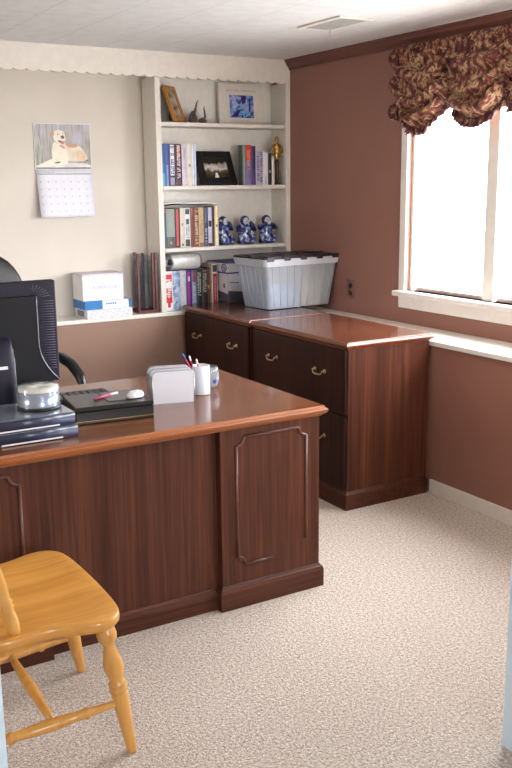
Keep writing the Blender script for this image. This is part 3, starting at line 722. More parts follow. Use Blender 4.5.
# ------------------------------------------------------------------ books
_pal = {}
def col(name, c, rough=.45):
    return plain(name, c, rough, var=.04)
def book(x0, x1, yf, z, h, d, cover, label, group, name, bands=(), letters=None, lean=0):
    """hard cover book standing spine out; bands: (z0, z1, colour, width) in fractions, letters: (z0, z1, colour)"""
    w = (x1-x0)-.0012
    r = thing('book', label, 'book', ((x0+x1)/2, yf, z+.0005), 0, group)
    r.rotation_euler[1] = lean
    cm = col(name+'_cover', cover)
    b = MB(); b.box(-w/2, -w/2+.0025, .002, d, 0, h, .0008, 1); b.box(w/2-.0025, w/2, .002, d, 0, h, .0008, 1)
    n = 6; ring = []
    P = [(-w/2+w*k/n, -.0022*math.sin(PI*k/n)) for k in range(n+1)] + [(w/2, .0035), (-w/2, .0035)]
    b.rings([[(p[0], p[1], 0) for p in P], [(p[0], p[1], h) for p in P]])
    b.build('cover', cm, r)
    b = MB(); b.box(-w/2+.0025, w/2-.0025, .0036, d-.004, .003, h-.003); b.build('page_block', 'paper', r)
    def strip(za, zb, k, e):
        P = [(-w/2*k+w*k*i/n, -.0022*math.sin(PI*(.5+(i/n-.5)*k))-e) for i in range(n+1)]
        P2 = [(p[0], p[1]+.0005) for p in reversed(P)]
        return [[(p[0], p[1], za) for p in P+P2], [(p[0], p[1], zb) for p in P+P2]]
    for i, (a, c, colr, k) in enumerate(bands):
        b = MB(); b.rings(strip(a*h, c*h, k, .0006)); b.build('spine_band', col('%s_band_%s' % (name, 'abcdef'[i]), colr), r)
    if letters:
        a, c, colr = letters[:3]; k = letters[3] if len(letters) > 3 else .55
        b = MB(); zz = c*h; i = 0
        while zz > a*h:
            lw = random.uniform(.006, .010)*max(.7, min(1.5, w/.035))
            if random.random() > .14:
                s_ = random.choice((0, 1, 2))
                hw = w*k/2
                y_ = -.0034
                b.box(-hw, hw, y_, y_+.0014, zz-lw*.32, zz)
                if s_ != 1: b.box(-hw, -hw*.35, y_, y_+.0014, zz-lw*.78, zz)
                if s_ != 0: b.box(hw*.35, hw, y_, y_+.0014, zz-lw*.78, zz)
            zz -= lw
        b.build('spine_lettering', col(name+'_letter', colr), r)
    return r
G1, G2, G3, G4 = 'books left of the black photo frame', 'books right of the black photo frame', 'books beside the ceramic figures', 'books on the lowest shelf'
yB = .028
e = [-.918, -.888, -.861, -.818, -.774, -.737, -.704, -.674]
hB = .252
book(e[0], e[1], yB, Z2, hB, .15, (44, 118, 168), 'teal blue book at the left end of the second shelf', G1, 'teal_book', [(.0, .30, (96, 176, 208), .9), (.55, 1, (28, 88, 132), .4)])
book(e[1], e[2], yB, Z2, hB, .15, (70, 88, 168), 'violet blue book between the teal book and the navy one with a white title', G1, 'violet_blue_book', [(0, .5, (128, 140, 200), .5)])
book(e[2], e[3], yB, Z2, hB, .15, (40, 30, 76), 'navy book with a large white title panel on the second shelf', G1, 'navy_book', [(.25, .98, (228, 222, 232), .66), (.02, .2, (150, 146, 160), .7)], (.28, .95, (58, 44, 96), .5))
book(e[3], e[4], yB, Z2, hB, .15, (74, 26, 48), 'maroon book with white and salmon lettering on the second shelf', G1, 'maroon_book', [(.68, .97, (214, 150, 126), .5)], (.18, .96, (240, 232, 226), .5))
book(e[4], e[5], yB, Z2, hB, .15, (214, 200, 216), 'pale lilac book next to the maroon one on the second shelf', G1, 'lilac_book', [], (.35, .9, (168, 150, 186), .25))
book(e[5], e[6], yB, Z2, hB, .15, (226, 220, 206), 'cream book between the lilac and the bluish white book', G1, 'cream_book', [(.46, .52, (150, 146, 138), .5)])
book(e[6], e[7], yB, Z2, hB, .15, (218, 224, 240), 'bluish white book touching the black photo frame', G1, 'bluish_white_book', [(0, 1, (150, 166, 206), .16)])
e = [-.338, -.315, -.271, -.240, -.183, -.146, -.117, -.096]
book(e[0], e[1], yB, Z2, .252, .055, (92, 108, 100), 'grey green book just right of the black photo frame', G2, 'grey_green_book', [(.03, .98, (150, 160, 146), .35)])
book(e[1], e[2], yB, Z2, .252, .055, (128, 104, 160), 'book with a red top and mauve foot on the second shelf', G2, 'red_top_book', [(.62, 1, (204, 50, 48), 1.0)], (.40, .92, (222, 170, 110), .45))
book(e[2], e[3], yB, Z2, .246, .055, (48, 34, 92), 'thin dark purple book on the second shelf', G2, 'purple_book', [(.0, .4, (84, 50, 104), .6)])
book(e[3], e[4], yB, Z2, .218, .055, (196, 186, 208), 'thick pale lavender book with a grey lettered spine', G2, 'lavender_book', [], (.1, .95, (122, 110, 146), .7))
book(e[4], e[5], yB, Z2, .206, .055, (228, 224, 224), 'plain white book on the right of the second shelf', G2, 'white_book', [], (.05, .25, (170, 168, 180), .4))
book(e[5], e[6], yB, Z2, .203, .055, (26, 26, 36), 'thin black book near the gold statuette', G2, 'black_book', [(.38, .46, (160, 160, 170), .6)])
book(e[6], e[7], yB, Z2, .182, .055, (224, 218, 206), 'thin ivory booklet touching the gold statuette', G2, 'ivory_book', [(.9, 1, (170, 160, 150), .6)])
e = [-.919, -.893, -.834, -.798, -.767, -.725, -.699, -.667, -.63, -.599, -.571, -.552, -.522]
hC = .245
book(e[0], e[1], yB, Z3, hC-.002, .15, (58, 96, 116), 'thin teal book at the left end of the third shelf', G3, 'thin_teal_book', [(.9, 1, (190, 90, 90), .7)])
book(e[1], e[2], yB, Z3, hC-.004, .15, (142, 148, 138), 'thick grey green book near the left end of the third shelf', G3, 'thick_grey_green_book', [(0, .28, (78, 74, 74), .98), (.10, .16, (220, 150, 130), .2)])
book(e[2], e[3], yB, Z3, hC, .15, (34, 26, 30), 'black book with a red strip down its spine', G3, 'red_strip_book', [(.05, .97, (196, 58, 66), .5)])
book(e[3], e[4], yB, Z3, hC, .15, (214, 206, 190), 'cream book left of the black and white one on the third shelf', G3, 'third_cream_book', [(.55, .62, (150, 140, 120), .4), (.04, .1, (60, 60, 60), .4)])
book(e[4], e[5], yB, Z3, hC, .15, (226, 224, 226), 'white book with black blotches on the third shelf', G3, 'blotched_book', [(.84, .97, (40, 40, 46), .7), (.58, .72, (50, 48, 52), .5), (.02, .2, (46, 40, 44), .75)], (.25, .55, (120, 120, 128), .5))
book(e[5], e[6], yB, Z3, hC, .15, (118, 58, 46), 'rust red book on the third shelf', G3, 'rust_book', [(.8, 1, (150, 90, 70), .6)])
book(e[6], e[7], yB, Z3, hC, .15, (136, 78, 52), 'brown book with a long pale title on the third shelf', G3, 'brown_book', [], (.08, .95, (226, 204, 180), .6))
book(e[7], e[8], yB, Z3, hC, .15, (198, 170, 124), 'tan book in the middle of the third shelf', G3, 'tan_book', [(.0, .1, (130, 90, 60), .9)], (.3, .8, (160, 124, 84), .4))
book(e[8], e[9], yB, Z3, hC, .15, (40, 44, 84), 'navy book with a dotted white title on the third shelf', G3, 'dotted_navy_book', [(.6, 1, (88, 92, 120), .5)], (.05, .5, (230, 228, 232), .4))
book(e[9], e[10], yB, Z3, hC, .15, (196, 192, 218), 'lavender book with black marks on the third shelf', G3, 'marked_lavender_book', [(.5, .66, (40, 32, 40), .8), (.0, .08, (30, 28, 40), 1)])
book(e[10], e[11], yB, Z3, hC, .15, (66, 28, 32), 'thin dark maroon book beside the tall yellow one', G3, 'thin_maroon_book', [])
book(e[11], e[12], yB, Z3, hC+.008, .15, (228, 204, 150), 'pale yellow book at the right end of the row on the third shelf', G3, 'yellow_book', [(.0, 1, (244, 236, 214), .4), (.47, .54, (70, 50, 40), .4)])
e = [-.917, -.860, -.807, -.766, -.725, -.692, -.653, -.612, -.595]
yD = .03
book(e[0], e[1], yD, ZL, .252, .14, (240, 234, 230), 'thick white book with red blocks and a red title under the silver gadget', G4, 'red_block_book', [(.80, .92, (214, 30, 54), .8), (.20, .34, (220, 24, 44), .8), (.09, .2, (208, 26, 50), .35)], (.36, .79, (206, 60, 84), .78))
t = NT('blue_mottled_cover'); t.set(Roughness=.45); t.l(t.ramp(t.noise(t.coords(), 28, 4, .6, .6), [(.35, (84, 112, 156)), (.5, (150, 172, 204)), (.65, (214, 220, 230))]), t.b.inputs['Base Color']); _m1 = t.m
t = NT('pastel_mottled_cover'); t.set(Roughness=.45); t.l(t.ramp(t.noise(t.coords(), 30, 4, .6, .6), [(.35, (168, 186, 176)), (.5, (206, 206, 212)), (.65, (214, 190, 190))]), t.b.inputs['Base Color']); _m2 = t.m
r = book(e[1], e[2], yD, ZL, .250, .14, (150, 172, 204), 'mottled sky blue book beside the red and white one', G4, 'mottled_blue_book')
r.children[0].data.materials[0] = _m1
r = book(e[2], e[3], yD, ZL, .250, .14, (206, 206, 212), 'pastel mottled book left of the purple one', G4, 'mottled_pastel_book')
r.children[0].data.materials[0] = _m2
book(e[3], e[4], yD, ZL, .250, .14, (70, 24, 130), 'bright purple book on the lowest shelf', G4, 'bright_purple_book', [(.05, .95, (150, 44, 138), .5), (.72, .84, (226, 226, 236), .35)])
book(e[4], e[5], yD, ZL, .248, .14, (150, 156, 184), 'silver blue book right of the purple one', G4, 'silver_blue_book', [(.7, 1, (128, 70, 84), .8), (.0, .14, (48, 50, 96), .9)], (.2, .6, (214, 218, 230), .4))
book(e[5], e[6], yD, ZL, .250, .14, (20, 18, 22), 'black book with a bold white title next to the silver blue one', G4, 'bold_black_book', [], (.33, .96, (206, 204, 198), .62))
book(e[6], e[7], yD, ZL, .252, .14, (18, 17, 20), 'black book with a greyish title next to the red brown one', G4, 'grey_title_black_book', [], (.42, .96, (182, 176, 168), .62))
book(e[7], e[8], yD, ZL, .262, .14, (110, 32, 30), 'red brown book with a gold square on its spine', G4, 'red_brown_book', [(.48, .56, (206, 150, 70), .9), (.0, .45, (88, 52, 48), .9)])
book(-.593, -.549, .004, .8, .284, .13, (206, 196, 178), 'book with a speckled crimson spine at the right end of the lowest shelf', G4, 'crimson_spine_book', [(.05, .78, (150, 30, 50), .72), (.82, .97, (58, 62, 80), .75)], (.2, .7, (214, 150, 150), .25))

# ------------------------------------------------------------------ other things on the shelves
# silver gadget on top of the first books
rd = thing('audio_player', 'silver rounded portable player lying on the books of the lowest shelf', 'player', (-.778, .085, 1.0535))
M['silver'] = plain('satin_silver_plastic', (206, 202, 200), .35, .15)
def rsec(x, k=1.0, cy=0, cz=.051): return [(x, cy+.058*k*math.copysign(abs(math.cos(a))**.65, math.cos(a)), cz+.0505*k*math.copysign(abs(math.sin(a))**.65, math.sin(a))) for a in [2*PI*i/28 for i in range(28)]]
b = MB(); b.smooth = True; b.rings([rsec(-.085, .97), rsec(-.08, 1), rsec(.108, 1), rsec(.118, .93)]); b.build('player_body', 'silver', rd)
b = MB(); b.smooth = True; b.rings([rsec(-.131, .80), rsec(-.127, .92), rsec(-.115, .98), rsec(-.085, .975)]); b.build('end_cap', plain('grey_end_cap', (112, 110, 114), .3, .3), rd)
b = MB(); b.lathe([(.028, 0), (.030, .014), (.027, .019), (.022, .018), (.021, .012), (.001, .012)], (-.098, -.050, .052), 20, (-.55, -1, 0)); b.build('lens_ring', 'steel', rd)
b = MB(); b.lathe([(.018, .006), (.016, .013), (.001, .016)], (-.098, -.050, .052), 16, (-.55, -1, 0)); b.build('lens', 'black', rd)
b = MB(); b.smooth = True; b.rings([rsec(.118, .90), rsec(.130, .88), rsec(.134, .8)]); b.build('end_cap', plain('grey_end_cap', (112, 110, 114), .3, .3), rd)

# paper carton behind the tote
hp = thing('paper_carton', 'white and blue paper carton standing between the books and the plastic tote', 'carton', (-.440, .030, .8405), math.radians(2))
b = MB(); b.box(-.095, .135, -.125, .125, 0, .190, .002); b.build('carton_body', plain('slate_printed_card', (92, 90, 104), .4), hp)
b = MB(); b.poly([(-.094, -.1258, .075), (.1345, -.1258, .052), (.1345, -.1258, .188), (-.094, -.1258, .188)]); b.build('white_panel', 'card', hp)
b = MB(); b.poly([(-.0958, .124, .085), (-.0958, -.124, .055), (-.0958, -.124, .188), (-.0958, .124, .188)]); b.build('white_panel', 'card', hp)
b = MB()
for k in range(5): b.box(-.0966, -.0956, .075-.016*k, .086-.016*k, .128, .135)
b.box(-.0966, -.0956, -.085, -.07, .09, .118); b.build('printed_word', plain('slate_print', (70, 70, 92), .5), hp)
b = MB()
for k in range(6): b.box(-.085+.012*k, -.085+.012*k+.008, -.1268, -.1255, .125-.003*k*.3, .132-.003*k*.3)
b.box(.02, .032, -.1268, -.1255, .09, .115); b.build('printed_word', plain('slate_print', (70, 70, 92), .5), hp)
b = MB(); b.box(-.098, .138, -.128, .128, .186, .255, .002); lid = b.build('carton_lid', 'card', hp)
M['deep_blue'] = plain('deep_blue_print', (44, 62, 128), .4)
b = MB(); b.box(-.0985, .1385, -.1286, .1286, .184, .193); b.box(-.0985, .1385, -.1286, .1286, .249, .2556); b.build('blue_edge', 'deep_blue', lid)
b = MB(); b.tube([(-.0988, -.085+.028*math.cos(2*PI*k/20), .221+.022*math.sin(2*PI*k/20)) for k in range(21)], .0036, 6); b.build('round_logo', 'deep_blue', lid)
text_mesh('logo_lettering', 'hp', .032, 'deep_blue', lid, Matrix.Translation((-.0988, -.085, .222)) @ Matrix.Rotation(-PI/2, 4, 'Z') @ Matrix.Rotation(PI/2, 4, 'X'))

# gilt frame at the left of the top shelf, turned sideways
fr = thing('picture_frame', 'gilt wooden picture frame leaning back at the left of the top shelf', 'picture frame', (-.757, .068, Z1+.004))
fr.rotation_euler = (math.radians(-20), 0, math.radians(37))
b = MB(); FW, FH = .078, .232
for x0, x1, z0, z1 in ((-FW, -FW+.03, 0, FH), (FW-.03, FW, 0, FH), (-FW+.03, FW-.03, 0, .03), (-FW+.03, FW-.03, FH-.03, FH)): b.box(x0, x1, -.008, .010, z0, z1, .003)
b.build('frame_moulding', 'gilt', fr)
b = MB(); b.box(-FW+.028, FW-.028, -.001, .006, .028, FH-.028); t = NT('faded_portrait_print'); t.set(Roughness=.25)
t.l(t.ramp(t.noise(t.coords(), 16, 3), [(.35, (70, 56, 46)), (.5, (150, 132, 112)), (.65, (196, 190, 186))]), t.b.inputs['Base Color']); b.build('picture', t.m, fr)
b = MB(); b.box(-FW+.006, FW-.006, .0102, .013, .006, FH-.006); b.build('backing', 'black', fr)
b = MB(); b.prism([(.013, .01), (.013, .14), (.055, .03)], 'x', -.03, .03); b.build('easel', 'black', fr)

# two small horned bird figurines
M['bird'] = plain('mottled_grey_brown_glaze', (92, 80, 76), .3, var=.25)
def figurine(x, y, s, tip, label, fat):
    r = thing('bird_figurine', label, 'figurine', (x, y, Z1+.0005))
    b = MB(); b.smooth = True
    b.lathe([(.001, 0), (.017*fat, 0), (.026*fat, .012), (.030*fat, .030*s), (.026*fat, .052*s), (.018*fat, .070*s), (.010, .084*s), (.002, .092*s)], (0, 0, 0), 20, sx=1, sy=.8)
    b.build('body', 'bird', r)
    b = MB(); P = [Vector((.004, 0, .060*s)), Vector((.014, 0, .085*s)), Vector((.020, 0, .105*s)), Vector((tip[0]*.75, 0, tip[1]*.85)), Vector((tip[0], 0, tip[1]))]
    b.tube(P, [.013, .009, .007, .0045, .0012], 10); b.build('neck', 'bird', r)
    b = MB(); b.tube([(-.012*fat, -.022*fat, .02), (-.004, -.025*fat, .045*s)], [.004, .002], 8); b.build('wing', 'bird', r)
    return r
figurine(-.657, .09, .85, (.038, .145), 'taller grey bird figurine with a long upright beak on the top shelf', 1.0)
figurine(-.592, .085, .42, (.016, .108), 'smaller crouching grey bird figurine on the top shelf', 1.05)

# print with a blue abstract picture
pf = thing('art_print', 'white framed print of a blue abstract picture on the top shelf', 'print', (-.272, .125, Z1+.0005))
pf.rotation_euler = (math.radians(-4), 0, 0)
b = MB(); b.box(-.172, .172, 0, .028, 0, .262, .002); b.build('frame_block', plain('off_white_mount', (224, 214, 204), .5, var=.015), pf)
t = NT('blue_abstract_print'); t.set(Roughness=.3); v = t.coords((1, 1, 1))
f = t.noise(v, 26, 4, .55, 1.2); t.l(t.ramp(f, [(.32, (26, 24, 84)), (.42, (58, 92, 168)), (.5, (122, 184, 220)), (.58, (168, 150, 210)), (.68, (206, 206, 226))]), t.b.inputs['Base Color'])
b = MB(); b.box(-.094, .083, -.0012, .0, .046, .188); b.build('picture', t.m, pf)
b = MB(); b.poly([(-.012, -.0014, .187), (.03, -.0014, .187), (.022, -.0014, .14), (.0, -.0014, .13)]); b.poly([(-.09, -.0014, .05), (-.04, -.0014, .05), (-.01, -.0014, .10), (-.04, -.0014, .095)]); b.poly([(.05, -.0014, .17), (.062, -.0014, .17), (.058, -.0014, .08), (.045, -.0014, .09)])
b.build('picture_shapes', plain('violet_indigo_ink', (54, 36, 120), .3), pf)
b = MB()
for k in range(14):
    if k in (6,): continue
    x = -.115+.0165*k; b.box(x, x+.011, -.0012, .0, .212, .2155 if k % 2 else .219); b.box(x, x+.003, -.0012, 0, .212, .222)
b.build('caption_lettering', plain('faded_gold_ink', (196, 176, 144), .5), pf)

# black photo frame
pb_ = thing('photo_frame', 'black photo frame with a small dark landscape photo on the second shelf', 'photo frame', (-.508, .030, Z2+.005))
pb_.rotation_euler = (math.radians(-25), 0, math.radians(1))
b = MB(); FW, FH = .131, .228
for x0, x1, z0, z1 in ((-FW, -FW+.045, 0, FH), (FW-.045, FW, 0, FH), (-FW+.045, FW-.045, 0, .045), (-FW+.045, FW-.045, FH-.045, FH)): b.box(x0, x1, -.010, .012, z0, z1, .003)
b.build('frame_moulding', 'black', pb_)
t = NT('dusk_landscape_photo'); t.set(Roughness=.2); v = t.coords(); sxx = t.n('ShaderNodeSeparateXYZ'); t.l(v, sxx.inputs[0])
ma = t.n('ShaderNodeMath', operation='MULTIPLY_ADD'); t.l(t.noise(v, 22, 3), ma.inputs[0]); ma.inputs[1].default_value = .10; t.l(sxx.outputs['Z'], ma.inputs[2])
t.l(t.ramp(ma.outputs[0], [(.085, (26, 22, 18)), (.11, (64, 52, 38)), (.145, (96, 80, 52)), (.165, (210, 204, 206)), (.19, (150, 140, 120)), (.2, (44, 40, 30))]), t.b.inputs['Base Color'])
b = MB(); b.box(-FW+.043, FW-.043, .0, .006, .043, FH-.043); b.build('picture', t.m, pb_)
b = MB(); b.poly([(-.02, -.0006, .046), (.012, -.0006, .046), (.004, -.0006, .082), (-.008, -.0006, .082)]); b.build('white_figure', 'paper', pb_)
b = MB(); b.box(-FW+.004, FW-.004, .0122, .015, .004, FH-.004); b.prism([(.015, .02), (.015, .13), (.05, .04)], 'x', -.03, .03); b.build('easel_back', 'black', pb_)

# gold statuette
gs = thing('statuette', 'gold statuette with hands on its hips on a dark column beside the brown wall', 'statuette', (-.066, .045, Z2+.0005))
b = MB(); b.box(-.017, .017, -.017, .017, 0, .012, .002); b.lathe([(.016, .012), (.0125, .02), (.0115, .10), (.0135, .135), (.015, .15), (.010, .16)], seg=20); b.build('column', plain('dark_bronze', (66, 42, 32), .35, .4), gs)
b = MB(); b.smooth = True
b.lathe([(.010, .155), (.0135, .17), (.017, .19), (.015, .205), (.021, .228), (.027, .245), (.024, .257), (.010, .264), (.008, .272), (.013, .282), (.0145, .292), (.012, .302), (.005, .309), (.001, .311)], seg=20, sx=1, sy=.7)
for s in (-1, 1): b.tube([(s*.022, 0, .252), (s*.036, -.003, .238), (s*.041, -.004, .218), (s*.030, -.010, .202), (s*.014, -.012, .200)], [.009, .0085, .0075, .0065, .006], 10)
b.build('figure', 'gold', gs)
b = MB(); b.lathe([(.021, 0), (.022, .003), (.012, .007), (.001, .008)], (0, -.012, .218), 20, (0, -1, .1)); b.build('breastplate', plain('bright_brass', (206, 166, 88), .3, .75), gs)

# folder and sheets lying over the books of the third shelf
zt = Z3+hC+.0088
pa_ = thing('paper_stack', 'dark folder and loose white sheets lying across the books on the third shelf', 'papers', (-.72, .09, zt))
b = MB(); b.smooth = True
def sag(x): return .010*math.cos((x+.02)*PI/.42)
b.grid(lambda u, v: (-.195+.385*u, -.062+.13*v, .001+sag(-.195+.385*u)+.002*math.sin(7*u)), 20, 3); o = b.build('dark_folder', 'charcoal', pa_)
md = o.modifiers.new('thick', 'SOLIDIFY'); md.thickness = .004; md.offset = 1
b = MB(); b.smooth = True
b.grid(lambda u, v: (-.190+.37*u, -.055+.125*v, .007+sag(-.19+.37*u)*1.15+.003*math.sin(9*u)), 20, 3); o = b.build('white_sheets', 'paper', pa_)
md = o.modifiers.new('thick', 'SOLIDIFY'); md.thickness = .007; md.offset = 1

# three ceramic monkeys
t = NT('blue_and_white_glaze'); t.set(Roughness=.15, Coat_Weight=.5); v = t.coords()
t.l(t.ramp(t.noise(v, 34, 3, .6, .8), [(.40, (24, 30, 84)), (.52, (54, 72, 138)), (.60, (150, 166, 208)), (.7, (214, 220, 236))]), t.b.inputs['Base Color']); M['delft'] = t.m
t = NT('dark_blue_glaze'); t.set(Roughness=.15, Coat_Weight=.5); t.l(t.ramp(t.noise(t.coords(), 30, 3), [(.4, (20, 24, 66)), (.62, (46, 56, 112))]), t.b.inputs['Base Color']); M['dark_delft'] = t.m
def monkey(x, y, rz, pose, label):
    r = thing('monkey_figurine', label, 'figurine', (x, y, Z3+.0005), rz, 'blue and white ceramic monkeys on the third shelf')
    b = MB(); b.smooth = True
    b.lathe([(.001, 0), (.050, 0), (.055, .008), (.052, .030), (.046, .055), (.045, .080), (.047, .100), (.040, .118), (.026, .128), (.020, .134)], seg=28, sx=1, sy=.82)
    b.build('body', 'delft', r)
    b = MB(); b.smooth = True; b.ball((0, -.004, .152), .033, sy=.95, sz=1.0); b.build('head', 'dark_delft', r)
    b = MB(); b.smooth = True; b.ball((0, -.026, .150), .021, sy=.65, sz=1.1); fc = b.build('face', plain('pale_blue_white_glaze', (206, 206, 214), .18), r)
    b = MB()
    for s in (-1, 1): b.ball((s*.008, -.0395, .156), .0028)
    b.ball((0, -.042, .146), .004, sy=.6)
    b.build('face_features', 'dark_delft', fc)
    for s in (-1, 1):
        tgt = {'ears': (s*.034, -.016, .150), 'mouth': (s*.008, -.047, .135), 'cheek': ((.030, -.022, .146) if s > 0 else (-.012, -.050, .086))}[pose]
        el = {'ears': (s*.060, -.022, .098), 'mouth': (s*.060, -.026, .100), 'cheek': (s*.058, -.026, .092)}[pose]
        b = MB(); b.tube([(s*.036, -.004, .112), (s*.052, -.012, .106), el, tuple((Vector(el)+Vector(tgt))/2+Vector((0, -.006, .004))), tgt], [.018, .018, .0165, .014, .011], 12); am = b.build('arm', 'dark_delft', r)
        b = MB(); b.ball(tgt, .0115, sz=1.15); b.build('hand', plain('pale_blue_white_glaze', (206, 206, 214), .18), am)
        b = MB(); b.tube([(s*.028, -.020, .030), (s*.046, -.040, .046), (s*.040, -.052, .026), (s*.030, -.054, .006)], [.018, .019, .015, .012], 10); b.build('leg', 'delft', r)
    return r
monkey(-.458, .095, .35, 'ears', 'blue ceramic monkey half hidden behind the yellow book')
monkey(-.297, .085, -.1, 'cheek', 'blue ceramic monkey in the middle with one hand raised to its cheek')
monkey(-.131, .085, -.15, 'mouth', 'blue ceramic monkey at the right with both hands over its mouth')

# ------------------------------------------------------------------ calendar on the cream wall
cal = thing('wall_calendar', 'wall calendar with a photo of a pale dog on the cream wall', 'calendar', (-1.476, .199, 1.40))
b = MB(); b.box(-.175, .175, -.006, -.001, .280, .546); b.build('photo_page', 'paper', cal)
t = NT('grey_grass_photo'); t.set(Roughness=.35); v = t.coords((60, 1, 8)); f = t.noise(v, 1.0, 4, .6, .4)
v2 = t.coords(); s2 = t.n('ShaderNodeSeparateXYZ'); t.l(v2, s2.inputs[0])
mr = t.n('ShaderNodeMapRange'); t.l(s2.outputs['Z'], mr.inputs[0]); mr.inputs[1].default_value = .29; mr.inputs[2].default_value = .54; mr.inputs[3].default_value = -.08; mr.inputs[4].default_value = .10
a2 = t.n('ShaderNodeMath', operation='ADD'); t.l(f, a2.inputs[0]); t.l(mr.outputs[0], a2.inputs[1])
t.l(t.ramp(a2.outputs[0], [(.30, (104, 104, 84)), (.45, (152, 146, 132)), (.58, (176, 168, 168)), (.70, (190, 184, 204))]), t.b.inputs['Base Color'])
PW, PZ0, PH = .343, .2845, .258
def pp(u, v, e): return (-.1715+PW*u, -.0062-e, PZ0+PH*v)
b = MB(); b.poly([pp(0, 0, 0), pp(1, 0, 0), pp(1, 1, 0), pp(0, 1, 0)]); ph = b.build('photo', t.m, cal, normals=False)
def blob(b, P, e, n=2):
    b.poly([pp(u, v, e) for u, v in smooth_loop(P, n)])
def prints(name, shapes, m, e, n=2):
    b = MB()
    for s_ in shapes: blob(b, s_, e, n)
    return b.build(name, m, ph, normals=False)
M['p_snow'] = plain('printed_pale_ground', (214, 210, 206), .35); M['p_dark'] = plain('printed_dark_brown', (84, 70, 62), .35)
M['p_fur'] = plain('printed_cream_fur', (222, 204, 178), .35, var=.05); M['p_tan'] = plain('printed_tan_fur', (186, 142, 112), .35, var=.05); M['p_light'] = plain('printed_light_fur', (234, 222, 204), .35, var=.03)
prints('printed_ground', [[(0, .02), (.3, .0), (1, .0), (1, .12), (.6, .14), (.3, .08), (0, .10)]], 'p_snow', .0002, 1)
prints('printed_ground_shade', [[(.0, 0), (1, 0), (1, .04), (.5, .03), (.0, .035)], [(.58, .2), (.95, .16), (.95, .22), (.7, .25)]], 'p_dark', .0003, 1)
prints('printed_dog_body', [[(.50, .60), (.60, .58), (.72, .56), (.82, .50), (.90, .36), (.945, .24), (.90, .18), (.80, .17), (.58, .17), (.48, .3)]], 'p_fur', .0004)
prints('printed_dog_back', [[(.52, .60), (.62, .585), (.74, .555), (.78, .51), (.68, .47), (.57, .50)]], 'p_tan', .0006)
prints('printed_dog_haunch', [[(.72, .42), (.84, .42), (.93, .26), (.90, .19), (.74, .18)]], plain('printed_warm_cream', (212, 184, 150), .35, var=.05), .0005)
prints('printed_dog_chest', [[(.34, .62), (.40, .57), (.50, .56), (.555, .46), (.585, .30), (.58, .10), (.40, .08), (.30, .16), (.29, .36), (.31, .52)]], 'p_light', .0007)
prints('printed_dog_foreleg', [[(.31, .24), (.40, .20), (.40, .10), (.24, .06), (.05, .03), (.04, .09), (.16, .15)]], 'p_light', .0008)
prints('printed_dog_leg_shade', [[(.30, .13), (.40, .17), (.46, .16), (.40, .12)]], 'p_dark', .00085)
prints('printed_dog_head', [[(.34, .82), (.39, .865), (.46, .87), (.52, .84), (.55, .77), (.555, .68), (.52, .58), (.44, .56), (.36, .61), (.33, .70)]], 'p_light', .0009)
prints('printed_dog_ear', [[(.35, .84), (.30, .83), (.265, .76), (.29, .69), (.335, .72), (.355, .78)]], 'p_tan', .0010)
prints('printed_dog_ear', [[(.53, .84), (.565, .83), (.575, .74), (.55, .70), (.54, .76)]], 'p_tan', .0010)
prints('printed_dog_muzzle', [[(.465, .745), (.52, .755), (.54, .70), (.50, .665), (.47, .69)]], 'p_dark', .0011)
prints('printed_dog_eye', [[(.405, .785), (.43, .785), (.43, .76), (.405, .76)]], 'p_dark', .0011)
prints('printed_dog_eye', [[(.495, .80), (.52, .80), (.52, .775), (.495, .775)]], 'p_dark', .0011)
prints('printed_dog_mouth', [[(.40, .65), (.44, .585), (.50, .575), (.535, .61), (.47, .63)]], 'p_dark', .0011)
prints('printed_dog_tongue', [[(.455, .615), (.525, .62), (.515, .545), (.465, .55)]], plain('printed_pink', (196, 110, 104), .35), .0012)
prints('printed_dog_collar_shade', [[(.40, .55), (.52, .52), (.545, .44), (.50, .46)]], 'p_tan', .0009)
# lower page, swinging out from the wall
t = NT('calendar_grid_paper'); t.set(Roughness=.6); v = t.coords(); s2 = t.n('ShaderNodeSeparateXYZ'); t.l(v, s2.inputs[0])
ga = groove_fac(t, s2.outputs['X'], .047, .168+.047*8, .0008); gb = groove_fac(t, s2.outputs['Z'], .043, .0, .0008)
mx_ = t.n('ShaderNodeMath', operation='MAXIMUM'); t.l(ga, mx_.inputs[0]); t.l(gb, mx_.inputs[1])
cc = t.n('ShaderNodeMix', data_type='RGBA'); t.l(mx_.outputs[0], cc.inputs['Factor']); cc.inputs['A'].default_value = lin((232, 230, 238)); cc.inputs['B'].default_value = lin((214, 212, 224)); t.l(cc.outputs['Result'], t.b.inputs['Base Color'])
def page(u, v, e=0):
    k = (1-v); return (-.173+.346*u, -.007-e-(.050-.020*u)*k**1.3, .277*v+.002)
b = MB(); b.smooth = True; b.grid(lambda u, v: page(u, v), 6, 12); o = b.build('month_page', t.m, cal); md = o.modifiers.new('thick', 'SOLIDIFY'); md.thickness = .0012; mp = o
b = MB(); b.grid(lambda u, v: page(.04+.93*u, .905+.014*v, .002), 6, 2); b.build('heading_bar', plain('dark_grey_ink', (72, 66, 72), .6), mp)
b = MB()
b.grid(lambda u, v: page(.06+.26*u, .935+.03*v, .002), 4, 1); b.build('heading_block', plain('pale_grey_ink', (200, 198, 206), .6), mp)
b = MB()
for j in range(5):
    for i in range(7):
        b.grid(lambda u, v: page(.05+.1355*i+.022*u, .73-.155*j+.03*v, .002), 1, 1)
b.grid(lambda u, v: page(.50+.03*u, .03+.02*v, .002), 1, 1)
b.build('date_numerals', plain('light_grey_ink', (192, 190, 202), .6), mp)

